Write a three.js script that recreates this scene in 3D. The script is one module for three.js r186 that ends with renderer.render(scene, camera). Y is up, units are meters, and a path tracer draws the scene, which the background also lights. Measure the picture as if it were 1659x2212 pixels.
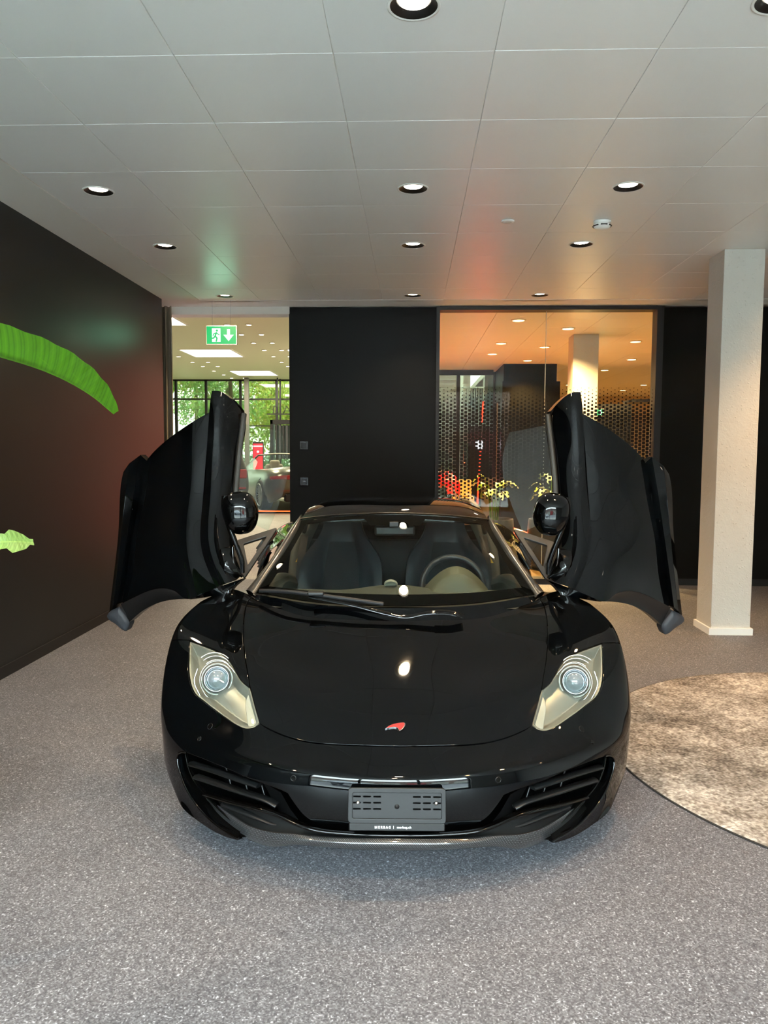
import * as THREE from 'three';
import { RoundedBoxGeometry } from 'three/addons/geometries/RoundedBoxGeometry.js';
import { mergeGeometries } from 'three/addons/utils/BufferGeometryUtils.js';
import { RectAreaLightUniformsLib } from 'three/addons/lights/RectAreaLightUniformsLib.js';
import { ImprovedNoise } from 'three/addons/math/ImprovedNoise.js';

// ------------------------------------------------------------------ camera, sky, exposure
const scene = new THREE.Scene();
const camera = new THREE.PerspectiveCamera(67.0, 1659 / 2212, 0.05, 300);
camera.position.set(0, 1.45, 0);
camera.rotation.order = 'YXZ';
camera.rotation.set(-0.07841, 0.0359, 0.00394);
scene.add(camera);
scene.background = new THREE.Color(0.80, 0.90, 1.0);   // even overcast daylight
scene.backgroundIntensity = 29;
const renderer = new THREE.WebGLRenderer({ antialias: true });
renderer.toneMapping = THREE.LinearToneMapping;
renderer.toneMappingExposure = 1.68;
renderer.shadowMap.enabled = true;
RectAreaLightUniformsLib.init();

// room measures in metres: y up, the camera looks along -z
const CEIL = 3.01, TILE = 0.6335, GX = -0.3214, GZ = -2.5313, WALL_L = -2.6, WALL_R = 5.4, BACK = -8.5, FRONT = 1.9;
const HALL_H = 4.1, HALL_END = -29, LOUNGE_END = -15.4;

// ------------------------------------------------------------------ helpers
let seed = 20240611;
const rnd = () => { seed = (seed * 1664525 + 1013904223) >>> 0; return seed / 4294967296; };
const rr = (a, b) => a + (b - a) * rnd();
const V = (x, y, z) => new THREE.Vector3(x, y, z);
const lerp = (a, b, t) => a + (b - a) * t;
const clamp = (x, a, b) => Math.min(b, Math.max(a, x));
const smooth = (a, b, x) => { const t = clamp((x - a) / (b - a), 0, 1); return t * t * (3 - 2 * t); };
const perlin = new ImprovedNoise();
const taken = {};
function numbered(name) { const k = taken[name] = (taken[name] ?? -1) + 1; return k ? `${name}_${String(k).padStart(3, '0')}` : name; }
function shade(o) { o.castShadow = o.receiveShadow = true; return o; }
function tag(o, label, category, group) { o.userData.label = label; o.userData.category = category; if (group) o.userData.group = group; return o; }
function thing(name, label, category, p = [0, 0, 0], turn = 0, group) {
  const o = new THREE.Group(); o.name = numbered(name); o.position.set(...p); o.rotation.y = turn; scene.add(o);
  return tag(o, label, category, group);
}
function single(name, label, category, geo, mat, p = [0, 0, 0], turn = 0, group) {
  const o = shade(new THREE.Mesh(geo, mat)); o.name = numbered(name); o.position.set(...p); o.rotation.y = turn; scene.add(o);
  return tag(o, label, category, group);
}
function part(parent, name, geo, mat, label) {
  const o = shade(new THREE.Mesh(Array.isArray(geo) ? merge(geo) : geo, mat)); o.name = name; parent.add(o);
  if (label) o.userData.label = label;
  return o;
}
function struct(name, geo, mat, label) {
  const o = shade(new THREE.Mesh(Array.isArray(geo) ? merge(geo) : geo, mat)); o.name = name; o.userData.kind = 'structure';
  if (label) o.userData.label = label;
  scene.add(o); return o;
}
function merge(list) {
  return mergeGeometries(list.map((g) => {
    const c = g.index ? g.toNonIndexed() : g.clone();
    for (const k of Object.keys(c.attributes)) if (!['position', 'normal', 'uv'].includes(k)) c.deleteAttribute(k);
    if (!c.attributes.uv) c.setAttribute('uv', new THREE.BufferAttribute(new Float32Array(c.attributes.position.count * 2), 2));
    if (!c.attributes.normal) c.computeVertexNormals();
    return c;
  }));
}
const box = (x0, x1, y0, y1, z0, z1) => uvBox(new THREE.BoxGeometry(x1 - x0, y1 - y0, z1 - z0).translate((x0 + x1) / 2, (y0 + y1) / 2, (z0 + z1) / 2));
const rbox = (w, h, d, r = 0.01, x = 0, y = 0, z = 0, s = 2) => uvBox(new RoundedBoxGeometry(w, h, d, s, Math.min(r, w / 2.01, h / 2.01, d / 2.01)).translate(x, y, z));
const cyl = (r0, r1, h, x = 0, y = 0, z = 0, n = 32) => new THREE.CylinderGeometry(r0, r1, h, n).translate(x, y, z);
function uvBox(g) {      // uv in metres from the dominant axis
  const p = g.attributes.position, n = g.attributes.normal, uv = new Float32Array(p.count * 2);
  for (let i = 0; i < p.count; i++) {
    const ax = Math.abs(n.getX(i)), ay = Math.abs(n.getY(i)), az = Math.abs(n.getZ(i));
    if (ay >= ax && ay >= az) { uv[2 * i] = p.getX(i); uv[2 * i + 1] = p.getZ(i); }
    else if (ax >= az) { uv[2 * i] = p.getZ(i); uv[2 * i + 1] = p.getY(i); }
    else { uv[2 * i] = p.getX(i); uv[2 * i + 1] = p.getY(i); }
  }
  g.setAttribute('uv', new THREE.BufferAttribute(uv, 2)); return g;
}
function mirrorX(g) {
  const c = g.index ? g.toNonIndexed() : g.clone();
  for (const k of ['position', 'normal']) { const a = c.attributes[k]; for (let i = 0; i < a.count; i++) a.setX(i, -a.getX(i)); }
  for (const k of Object.keys(c.attributes)) {
    const a = c.attributes[k], s = a.itemSize, d = a.array;
    for (let i = 0; i < a.count; i += 3) for (let j = 0; j < s; j++) { const t = d[(i + 1) * s + j]; d[(i + 1) * s + j] = d[(i + 2) * s + j]; d[(i + 2) * s + j] = t; }
  }
  return c;
}
// a sheet through rows of points
function sheet(rows, flip = false) {
  const m = rows.length, n = rows[0].length, pos = [], uv = [], idx = [];
  rows.forEach((r, i) => r.forEach((p, j) => { pos.push(p.x, p.y, p.z); uv.push(j / (n - 1), i / (m - 1)); }));
  for (let i = 0; i < m - 1; i++) for (let j = 0; j < n - 1; j++) {
    const a = i * n + j, b = a + 1, c = a + n, d = c + 1;
    if (flip) idx.push(a, c, b, b, c, d); else idx.push(a, b, c, b, d, c);
  }
  const g = new THREE.BufferGeometry();
  g.setAttribute('position', new THREE.Float32BufferAttribute(pos, 3)); g.setAttribute('uv', new THREE.Float32BufferAttribute(uv, 2));
  g.setIndex(idx); g.computeVertexNormals(); return g;
}
// cubic spline through points over given knots
function bend(t, P) {
  const n = t.length, a = new Float64Array(n), b = new Float64Array(n).fill(1), c = new Float64Array(n), d = P.map(() => [0, 0, 0]);
  for (let i = 1; i < n - 1; i++) {
    const h0 = t[i] - t[i - 1], h1 = t[i + 1] - t[i]; a[i] = h0; b[i] = 2 * (h0 + h1); c[i] = h1;
    for (let k = 0; k < 3; k++) d[i][k] = 6 * ((P[i + 1][k] - P[i][k]) / h1 - (P[i][k] - P[i - 1][k]) / h0);
  }
  for (let i = 1; i < n; i++) { const w = a[i] / b[i - 1]; b[i] -= w * c[i - 1]; for (let k = 0; k < 3; k++) d[i][k] -= w * d[i - 1][k]; }
  for (let i = n - 1; i >= 0; i--) for (let k = 0; k < 3; k++) d[i][k] = (d[i][k] - (i < n - 1 ? c[i] * d[i + 1][k] : 0)) / b[i];
  return d;
}
function along(t, P, M, x) {
  let i = 0; while (i < t.length - 2 && x > t[i + 1]) i++;
  const h = t[i + 1] - t[i], a = (t[i + 1] - x) / h, b = 1 - a, e = (a * a * a - a) * h * h / 6, f = (b * b * b - b) * h * h / 6;
  return [0, 1, 2].map((k) => a * P[i][k] + b * P[i + 1][k] + e * M[i][k] + f * M[i + 1][k]);
}
class Skin {             // smooth surface through a net of points [row][column]
  constructor(net, centred = false) {
    this.net = net; const m = net.length, n = net[0].length, dist = (p, q) => Math.hypot(p[0] - q[0], p[1] - q[1], p[2] - q[2]);
    this.u = [0]; this.v = [0];
    for (let j = 1; j < n; j++) this.u.push(this.u[j - 1] + net.reduce((s, r) => s + dist(r[j], r[j - 1]), 0) / m);
    for (let i = 1; i < m; i++) this.v.push(this.v[i - 1] + net[i].reduce((s, p, j) => s + dist(p, net[i - 1][j]), 0) / n);
    if (centred) { const c = this.u[n - 1] / 2; this.u = this.u.map((x) => x - c); }
    this.rows = net.map((r) => bend(this.u, r)); this.cache = new Map();
  }
  column(u) {
    let c = this.cache.get(u);
    if (!c) { const P = this.net.map((r, i) => along(this.u, r, this.rows[i], u)); c = [P, bend(this.v, P)]; if (this.cache.size > 4000) this.cache.clear(); this.cache.set(u, c); }
    return c;
  }
  at(u, v) { const [P, M] = this.column(u), p = along(this.v, P, M, v); return V(...p); }
  normal(u, v, e = 1e-3) {
    return this.at(u + e, v).sub(this.at(u - e, v)).cross(this.at(u, v + e).sub(this.at(u, v - e))).normalize();
  }
  get u0() { return this.u[0]; } get u1() { return this.u.at(-1); } get v1() { return this.v.at(-1); }
  rowsOf(nu, nv) {
    const R = []; for (let i = 0; i <= nv; i++) { const r = []; for (let j = 0; j <= nu; j++) r.push(this.at(lerp(this.u0, this.u1, j / nu), lerp(0, this.v1, i / nv))); R.push(r); } return R;
  }
}
const sleek = (net, nu = 24, nv = 24, flip = false) => sheet(new Skin(net).rowsOf(nu, nv), flip);
// a skin with thickness: front, back moved by off, and the four walls between
function slab(net, off, nu = 24, nv = 24, flip = false) {
  const R = Array.isArray(net) ? new Skin(net).rowsOf(nu, nv) : net.rowsOf(nu, nv), B = R.map((r) => r.map((p) => p.clone().add(off)));
  const edge = (a, b, f) => sheet([a, b], f);
  const last = (X) => X.map((r) => r.at(-1)), first = (X) => X.map((r) => r[0]);
  return merge([sheet(R, flip), sheet(B, !flip), edge(R[0], B[0], !flip), edge(R.at(-1), B.at(-1), flip), edge(first(R), first(B), flip), edge(last(R), last(B), !flip)]);
}
const pts = (A) => A.map((p) => V(...p));
function resample(P, n) { const c = new THREE.CatmullRomCurve3(P, false, 'centripetal'); return c.getSpacedPoints(n); }
// a bar swept along points; profile is a list of [across, up] and may change along the way
function bar(P, profile, n = 40, up = V(0, 1, 0), caps = true) {
  const C = P.length > 2 ? resample(P, n) : [P[0], P[1]], rows = [];
  for (let i = 0; i < C.length; i++) {
    const t = C[Math.min(i + 1, C.length - 1)].clone().sub(C[Math.max(i - 1, 0)]).normalize();
    const s = t.clone().cross(up).normalize(), w = s.clone().cross(t).normalize();
    const pr = typeof profile === 'function' ? profile(i / (C.length - 1)) : profile;
    rows.push([...pr, pr[0]].map(([a, b]) => C[i].clone().addScaledVector(s, a).addScaledVector(w, b)));
  }
  const g = sheet(rows, true);
  if (!caps) return g;
  const cap = (r, f) => { const c = r.slice(0, -1).reduce((a, p) => a.add(p), V(0, 0, 0)).divideScalar(r.length - 1); return sheet([r, r.map(() => c)], f); };
  return merge([g, cap(rows[0], false), cap(rows.at(-1), true)]);
}
const round = (a, b, n = 12) => Array.from({ length: n }, (_, i) => [a * Math.cos(i / n * 2 * Math.PI), b * Math.sin(i / n * 2 * Math.PI)]);
const tube = (P, r, n = 32, k = 8) => bar(P, round(r, r, k), n, Math.abs(P.at(-1).clone().sub(P[0]).normalize().y) > 0.9 ? V(1, 0, 0.1) : V(0, 1, 0));
function lathe(prof, n = 40) { return new THREE.LatheGeometry(prof.map(([x, y]) => new THREE.Vector2(x, y)), n); }
function ringShape(w, h, r) {
  const s = new THREE.Shape(); s.moveTo(-w / 2 + r, -h / 2); s.lineTo(w / 2 - r, -h / 2); s.quadraticCurveTo(w / 2, -h / 2, w / 2, -h / 2 + r);
  s.lineTo(w / 2, h / 2 - r); s.quadraticCurveTo(w / 2, h / 2, w / 2 - r, h / 2); s.lineTo(-w / 2 + r, h / 2); s.quadraticCurveTo(-w / 2, h / 2, -w / 2, h / 2 - r);
  s.lineTo(-w / 2, -h / 2 + r); s.quadraticCurveTo(-w / 2, -h / 2, -w / 2 + r, -h / 2); return s;
}
const extrude = (s, d, bev = 0, seg = 10) => new THREE.ExtrudeGeometry(s, { depth: d, bevelEnabled: bev > 0, bevelSize: bev, bevelThickness: bev, bevelSegments: 2, curveSegments: seg });

// ------------------------------------------------------------------ textures
function dataTex(n, fn, srgb = false, m = n) {
  const d = new Uint8Array(n * m * 4);
  for (let y = 0; y < m; y++) for (let x = 0; x < n; x++) { const c = fn(x, y), i = (y * n + x) * 4; d[i] = c[0]; d[i + 1] = c[1]; d[i + 2] = c[2]; d[i + 3] = c[3] ?? 255; }
  const t = new THREE.DataTexture(d, n, m); t.wrapS = t.wrapT = THREE.RepeatWrapping; t.magFilter = THREE.LinearFilter; t.minFilter = THREE.LinearMipmapLinearFilter; t.generateMipmaps = true;
  if (srgb) t.colorSpace = THREE.SRGBColorSpace; t.needsUpdate = true; return t;
}
function canvasTex(w, h, draw, srgb = true) {
  const c = document.createElement('canvas'); c.width = w; c.height = h; draw(c.getContext('2d'), w, h);
  const t = new THREE.CanvasTexture(c); if (srgb) t.colorSpace = THREE.SRGBColorSpace; return t;
}
const hash = (x, y, s = 0) => { let h = (x * 374761393 + y * 668265263 + s * 2147483647) | 0; h = Math.imul(h ^ (h >>> 13), 1274126177); return ((h ^ (h >>> 16)) >>> 0) / 4294967296; };
function wrapNoise(n, f, s) {       // tiling value noise with f cells over n texels
  const v = (i, j) => hash(((i % f) + f) % f, ((j % f) + f) % f, s);
  return (x, y) => { const gx = x / n * f, gy = y / n * f, i = Math.floor(gx), j = Math.floor(gy), a = smooth(0, 1, gx - i), b = smooth(0, 1, gy - j); return lerp(lerp(v(i, j), v(i + 1, j), a), lerp(v(i, j + 1), v(i + 1, j + 1), a), b); };
}
function speckle(n, base, light, dark, s) {
  const f1 = wrapNoise(n, n / 3, s), f2 = wrapNoise(n, n / 5, s + 3), cloud = wrapNoise(n, 7, s + 9);
  return dataTex(n, (x, y) => {
    const a = f1(x, y), b = f2(x, y), g = hash(x, y, s + 5); let c = base.map((k) => k + (a - 0.5) * 66 + (g - 0.5) * 30 + (cloud(x, y) - 0.5) * 7);
    if (a > 0.84) c = c.map((k, i) => lerp(k, light[i], smooth(0.84, 0.97, a))); if (b < 0.1) c = c.map((k, i) => lerp(k, dark[i], smooth(0.1, 0.02, b)));
    return c.map((k) => clamp(k, 0, 255));
  }, true);
}
const floorTex = speckle(1024, [90, 90, 95], [184, 186, 194], [47, 46, 51], 1); floorTex.repeat.set(1 / 1.4, 1 / 1.4);
const concreteTex = speckle(512, [150, 146, 130], [190, 186, 168], [120, 116, 102], 21); concreteTex.repeat.set(1 / 1.1, 1 / 1.1);
const grain = (n, f, amp, s) => { const q = wrapNoise(n, f, s), w = wrapNoise(n, f / 4, s + 1); return dataTex(n, (x, y) => { const k = clamp(128 + (q(x, y) - 0.5) * amp + (w(x, y) - 0.5) * amp * 0.6, 0, 255); return [k, k, k]; }); };
const plasterBump = (() => {        // roughcast: fine grain and a few raised beads
  const n = 1024, q = wrapNoise(n, 90, 51), w = wrapNoise(n, 30, 52), beads = []; for (let i = 0; i < 240; i++) beads.push([hash(i, 1, 7) * n, hash(i, 2, 7) * n, 4 + hash(i, 3, 7) * 6]);
  const cell = {}; for (const b of beads) for (let i = -1; i <= 1; i++) for (let j = -1; j <= 1; j++) (cell[`${Math.floor(b[0] / 32) + i},${Math.floor(b[1] / 32) + j}`] ??= []).push(b);
  const t = dataTex(n, (x, y) => { let k = 70 + q(x, y) * 45 + w(x, y) * 45; for (const b of cell[`${Math.floor(x / 32)},${Math.floor(y / 32)}`] ?? []) { const d = Math.hypot(x - b[0], y - b[1]) / b[2]; if (d < 1) k += 90 * (1 - d * d); } k = clamp(k, 0, 255); return [k, k, k]; });
  t.repeat.set(1 / 0.8, 1 / 0.8); return t;
})();
const fineBump = grain(256, 64, 150, 61); fineBump.repeat.set(6, 6);
const carbonTex = canvasTex(128, 128, (g) => {       // twill weave, its tows read as slanted bands
  g.fillStyle = '#0c0c0d'; g.fillRect(0, 0, 128, 128);
  for (let i = -16; i < 32; i++) for (let j = 0; j < 16; j++) { const x = i * 16 + j * 8, y = j * 8, l = g.createLinearGradient(x, y, x + 10, y); l.addColorStop(0, '#161617'); l.addColorStop(0.5, (i + j) % 2 ? '#8a8b8d' : '#6c6d6f'); l.addColorStop(1, '#161617'); g.fillStyle = l; g.beginPath(); g.moveTo(x, y); g.lineTo(x + 10, y); g.lineTo(x + 18, y + 8); g.lineTo(x + 8, y + 8); g.closePath(); g.fill(); }
}); carbonTex.wrapS = carbonTex.wrapT = THREE.RepeatWrapping;
const rugTex = (() => { const n = 1024, a = wrapNoise(n, 9, 71), b = wrapNoise(n, 22, 72), c = wrapNoise(n, 60, 73), d = wrapNoise(n, 340, 74), e = wrapNoise(n, 200, 75);
  return dataTex(n, (x, y) => { const k = (a(x + b(x, y) * 60, y) * 0.45 + b(x, y + c(x, y) * 20) * 0.3 + c(x, y) * 0.25 - 0.5) * 150, p = (d(x, y) - 0.5) * 75 + (e(x, y) - 0.5) * 45, s = k + p; return [clamp(140 + s, 16, 250), clamp(131 + s, 16, 250), clamp(122 + s, 16, 250)]; }, true); })();
const rugBump = grain(512, 256, 240, 81);

// ------------------------------------------------------------------ materials
const std = (color, roughness = 0.6, metalness = 0, more = {}) => new THREE.MeshStandardMaterial({ color, roughness, metalness, ...more });
const phys = (o) => new THREE.MeshPhysicalMaterial(o);
const glow = (color, k, base = 0x222222) => new THREE.MeshStandardMaterial({ color: base, emissive: color, emissiveIntensity: k, roughness: 0.5 });
const M = {
  ceiling: std(0xe9e8e4, 0.36, 0.0), plaster: std(0xdedbd3, 0.85),
  column: std(0xc9c5bc, 0.9, 0, { bumpMap: plasterBump, bumpScale: 0.004 }),
  sideWall: phys({ color: 0x222221, roughness: 0.38, specularIntensity: 0.5 }),
  blackWall: phys({ color: 0x0d0d0c, roughness: 0.38, specularIntensity: 0.26 }), blackMatte: std(0x141414, 0.8), blackFrame: std(0x0c0c0d, 0.45), darkTrim: std(0x121212, 0.5),
  floor: std(0xffffff, 0.6, 0, { map: floorTex }), concrete: std(0xffffff, 0.5, 0, { map: concreteTex }),
  white: std(0xe8e6df, 0.6), whitePlastic: std(0xeeeeea, 0.4), black: std(0x050505, 0.5),
  paint: phys({ color: 0x030405, roughness: 0.025, ior: 1.42, metalness: 0 }),
  gloss: phys({ color: 0x040404, roughness: 0.06, ior: 1.45 }),
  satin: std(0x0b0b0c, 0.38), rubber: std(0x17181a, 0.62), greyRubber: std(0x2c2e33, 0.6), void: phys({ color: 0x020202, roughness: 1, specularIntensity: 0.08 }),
  carbon: phys({ color: 0xffffff, map: carbonTex, roughness: 0.35, clearcoat: 1, clearcoatRoughness: 0.04, metalness: 0.2 }),
  chrome: std(0xd8dade, 0.12, 1), steel: std(0x9a9ca0, 0.3, 1), lampShell: std(0x85837c, 0.36, 0.5), lampDark: std(0x55554f, 0.4, 0.3),
  screenGlass: phys({ color: 0xe6eee9, transmission: 1, thickness: 0, roughness: 0, ior: 1.5, specularIntensity: 0.4 }),
  clear: phys({ color: 0xf4faf7, transmission: 1, thickness: 0, roughness: 0, ior: 1.45 }),
  shopGlass: phys({ color: 0xf8fbf8, transmission: 1, thickness: 0, roughness: 0, ior: 1.45, specularIntensity: 0.3 }),
  sunGlass: phys({ color: 0x86897c, transmission: 1, thickness: 0, roughness: 0, ior: 1.5 }),
  lens: phys({ color: 0xffffff, transmission: 1, thickness: 0.03, roughness: 0.02, ior: 1.5 }),
  leather: std(0x22262b, 0.45), leatherDark: std(0x121417, 0.6), cabinGrey: std(0x33362f, 0.72), cabinDark: std(0x1c1e1f, 0.7), alcantara: std(0x15171a, 0.9),
};

// ------------------------------------------------------------------ the room
struct('floor', box(WALL_L - 0.2, WALL_R + 0.2, -0.1, 0, BACK - 0.1, FRONT + 0.1), M.floor, 'grey speckled showroom floor');
struct('floor_hall', box(-16, -1.1, -0.1, 0, HALL_END - 0.2, BACK - 0.1), M.concrete);
struct('floor_lounge', box(-1.1, 9, -0.1, 0, -24, BACK - 0.1), std(0xc09a66, 0.5, 0, { map: concreteTex }));
struct('wall_left', box(WALL_L - 0.22, WALL_L, 0, CEIL + 0.08, -8.06, FRONT), M.sideWall, 'matt black side wall');
struct('wall_left_return', [box(-3.4, WALL_L - 0.22, 0, CEIL, -8.28, -8.06), box(-3.4, -3.2, 0, CEIL, BACK - 0.2, -8.28)], M.plaster);
struct('baseboard_left', box(WALL_L, WALL_L + 0.014, 0, 0.075, -8.06, FRONT), M.darkTrim);
struct('wall_right', box(WALL_R, WALL_R + 0.2, 0, CEIL + 0.08, BACK - 0.2, FRONT), M.plaster);
struct('wall_back_right', box(2.67, WALL_R, 0, CEIL - 0.02, BACK - 0.2, BACK), M.blackWall, 'black end wall behind the column');
struct('baseboard_back', box(2.67, WALL_R, 0, 0.07, BACK, BACK + 0.015), M.black);
struct('wall_back_panel', rbox(1.60, CEIL - 0.012, 0.24, 0.004, -0.547, (CEIL - 0.012) / 2, BACK - 0.12), M.blackWall, 'black wall panel with two sockets');
struct('wall_header', box(-3.3, -1.34, 2.93, CEIL, BACK - 0.2, BACK), M.plaster);
struct('wall_divider', box(-1.35, -0.95, 0, HALL_H, HALL_END, BACK - 0.24), M.plaster);
// window to the lounge: black frame, two panes that meet in a clear joint
{
  const w = new THREE.Group(); w.name = 'window_1'; w.userData.kind = 'structure'; scene.add(w);
  part(w, 'window_frame', [box(0.253, 0.29, 0, CEIL - 0.01, BACK - 0.14, BACK + 0.03), box(2.60, 2.67, 0, CEIL - 0.01, BACK - 0.14, BACK + 0.03), box(0.29, 2.60, 2.965, CEIL - 0.005, BACK - 0.14, BACK + 0.03), box(0.29, 2.60, 0, 0.06, BACK - 0.14, BACK + 0.03)], M.blackFrame);
  part(w, 'pane', box(0.29, 1.437, 0.06, 2.965, BACK - 0.062, BACK - 0.05), M.shopGlass);
  part(w, 'pane', box(1.443, 2.60, 0.06, 2.965, BACK - 0.062, BACK - 0.05), M.shopGlass);
  part(w, 'joint_seal', box(1.437, 1.443, 0.06, 2.965, BACK - 0.062, BACK - 0.05), std(0xcfc9b0, 0.5));
  // film of black rounded squares, small at both ends and large in the middle
  const film = canvasTex(2048, Math.round(2048 * 1.24 / 2.32), (g, cw, ch) => {
    g.fillStyle = '#000'; g.fillRect(0, 0, cw, ch); g.fillStyle = '#fff';
    const k = cw / 2.32;
    for (let r = 0; r < 61; r++) for (let c = 0; c < 58; c++) {
      if ((r + c) % 2) continue;
      const y = 0.012 + r * 0.0204, t = y / 1.24; let s = 0.0325 * Math.pow(smooth(0, 0.36, t), 0.85) * (1 - 0.62 * smooth(0.66, 0.97, t)) + 0.008;
      s = Math.min(s, 0.0352); const x = 0.01 + c * 0.0405, a = s * k;
      g.beginPath(); g.roundRect(x * k - a / 2, y * k - a / 2, a, a, a * 0.22); g.fill();
    }
  }, false);
  const fm = new THREE.MeshStandardMaterial({ color: 0x040404, roughness: 0.7, alphaMap: film, transparent: true, alphaTest: 0.5 });
  part(w, 'dot_film', new THREE.PlaneGeometry(2.306, 1.24).translate(1.445, 1.535, BACK - 0.048), fm, 'film of black rounded squares that grow and shrink again');
}
// glazed street front behind the camera
{
  const w = new THREE.Group(); w.name = 'window_2'; w.userData.kind = 'structure'; scene.add(w);
  const xs = [WALL_L, -0.95, 0.75, 2.4];
  struct('wall_front', box(2.4, WALL_R + 0.2, 0, CEIL + 0.08, FRONT - 0.1, FRONT + 0.1), M.plaster);
  part(w, 'window_frame', [...xs.map((x) => box(x - 0.04, x + 0.04, 0, CEIL, FRONT - 0.05, FRONT + 0.05)), box(WALL_L, 2.4, 0, 0.1, FRONT - 0.05, FRONT + 0.05), box(WALL_L - 0.2, 2.4, CEIL - 0.12, CEIL + 0.08, FRONT - 0.05, FRONT + 0.05)], M.blackFrame);
  for (let i = 0; i < 3; i++) part(w, 'pane', box(xs[i] + 0.04, xs[i + 1] - 0.04, 0.1, CEIL - 0.12, FRONT - 0.006, FRONT + 0.006), M.clear);
}
// ceiling: plaster border and square metal tiles
const lampCols = [-1.905, -0.0046, 1.2624, 3.163];
const lampZ = [-0.948, -2.848, -4.748, -6.015, -7.916], lampSpots = lampCols.flatMap((x, i) => lampZ.map((z, k) => [x, i === 3 && k === 2 ? -5.381 : z, i, k]));
{
  const X0 = GX - 3 * TILE, Z1 = -8.14;
  const c = struct('ceiling', [box(WALL_L - 0.8, X0 - 0.03, CEIL, CEIL + 0.06, BACK - 0.24, FRONT), box(X0 - 0.03, WALL_R, CEIL, CEIL + 0.06, BACK - 0.24, Z1 - 0.004), box(WALL_L - 0.8, WALL_R, CEIL + 0.05, CEIL + 0.2, BACK - 0.24, FRONT + 0.05)], M.plaster);
  const bars = []; for (let i = -3; i < 10; i++) bars.push(box(GX + i * TILE - 0.006, GX + i * TILE + 0.006, CEIL + 0.005, CEIL + 0.02, Z1, FRONT)); for (let k = -6; k < 9; k++) bars.push(box(X0, WALL_R, CEIL + 0.005, CEIL + 0.02, GZ - k * TILE - 0.006, GZ - k * TILE + 0.006));
  part(c, 'tile_grid', bars, M.ceiling);
  const rail = part(c, 'edge_trim', [box(X0 - 0.034, X0 - 0.004, CEIL - 0.004, CEIL + 0.03, Z1, FRONT), box(X0, WALL_R, CEIL - 0.003, CEIL + 0.03, Z1 - 0.012, Z1 - 0.002)], M.plaster);
  const g = 0.0012, full = rbox(TILE - 2 * g, 0.03, TILE - 2 * g, 0.003, 0, 0.015, 0, 1), holed = (() => {
    const s = new THREE.Shape(), h = TILE / 2 - g; s.moveTo(-h, -h); s.lineTo(h, -h); s.lineTo(h, h); s.lineTo(-h, h); s.closePath();
    const q = new THREE.Path(); q.absarc(0, 0, 0.088, 0, 2 * Math.PI, true); s.holes.push(q);
    return uvBox(extrude(s, 0.026, 0, 24).rotateX(Math.PI / 2).translate(0, 0.026, 0));
  })();
  for (let i = -3; i < 9; i++) for (let k = -7; k < 9; k++) {
    const x = GX + (i + 0.5) * TILE, z = GZ - (k + 0.5) * TILE, end = k === 8;
    if (x + TILE / 2 > WALL_R) continue;
    const lit = lampSpots.some(([a, b]) => Math.abs(a - x) < 0.1 && Math.abs(b - z) < 0.1);
    const t = part(c, 'ceiling_tile', lit ? holed : full, M.ceiling); t.position.set(x, CEIL, z);
    if (end) { t.scale.z = lit ? 1 : (-(Z1) - (-(GZ - 8 * TILE))) / TILE; if (!lit) t.position.z = (GZ - 8 * TILE + Z1) / 2; }
  }
}
// recessed downlights in the tile centres
const warm = new THREE.Color(1.0, 0.74, 0.45), warmer = new THREE.Color(1.0, 0.62, 0.30);
const ringM = std(0xe6e4de, 0.4), coneM = std(0x0a0a0a, 0.35, 0.2), lampFace = glow(0xfff3dc, 9, 0xffffff);
const dl = { ring: lathe([[0.084, 0.004], [0.094, 0], [0.094, -0.004], [0.086, -0.006], [0.084, -0.002]]), cone: lathe([[0.086, -0.003], [0.074, 0.004], [0.062, 0.014], [0.054, 0.018], [0.054, 0.05], [0.088, 0.05], [0.088, -0.003]]), face: cyl(0.054, 0.054, 0.006, 0, 0.016, 0) };
function downlight(x, y, z, label, colour, power, group = 'showroom ceiling downlights') {
  const t = thing('downlight', label, 'downlight', [x, y, z], 0, group);
  part(t, 'trim_ring', dl.ring, ringM); part(t, 'baffle', dl.cone, coneM); part(t, 'lamp_face', dl.face, lampFace);
  const s = new THREE.SpotLight(colour, power, 0, 0.95, 0.75, 2); s.position.set(0, -0.012, 0); s.target.position.set(0, -1, 0); s.castShadow = true; s.shadow.radius = 2.2; t.add(s, s.target);
  return t;
}
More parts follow.
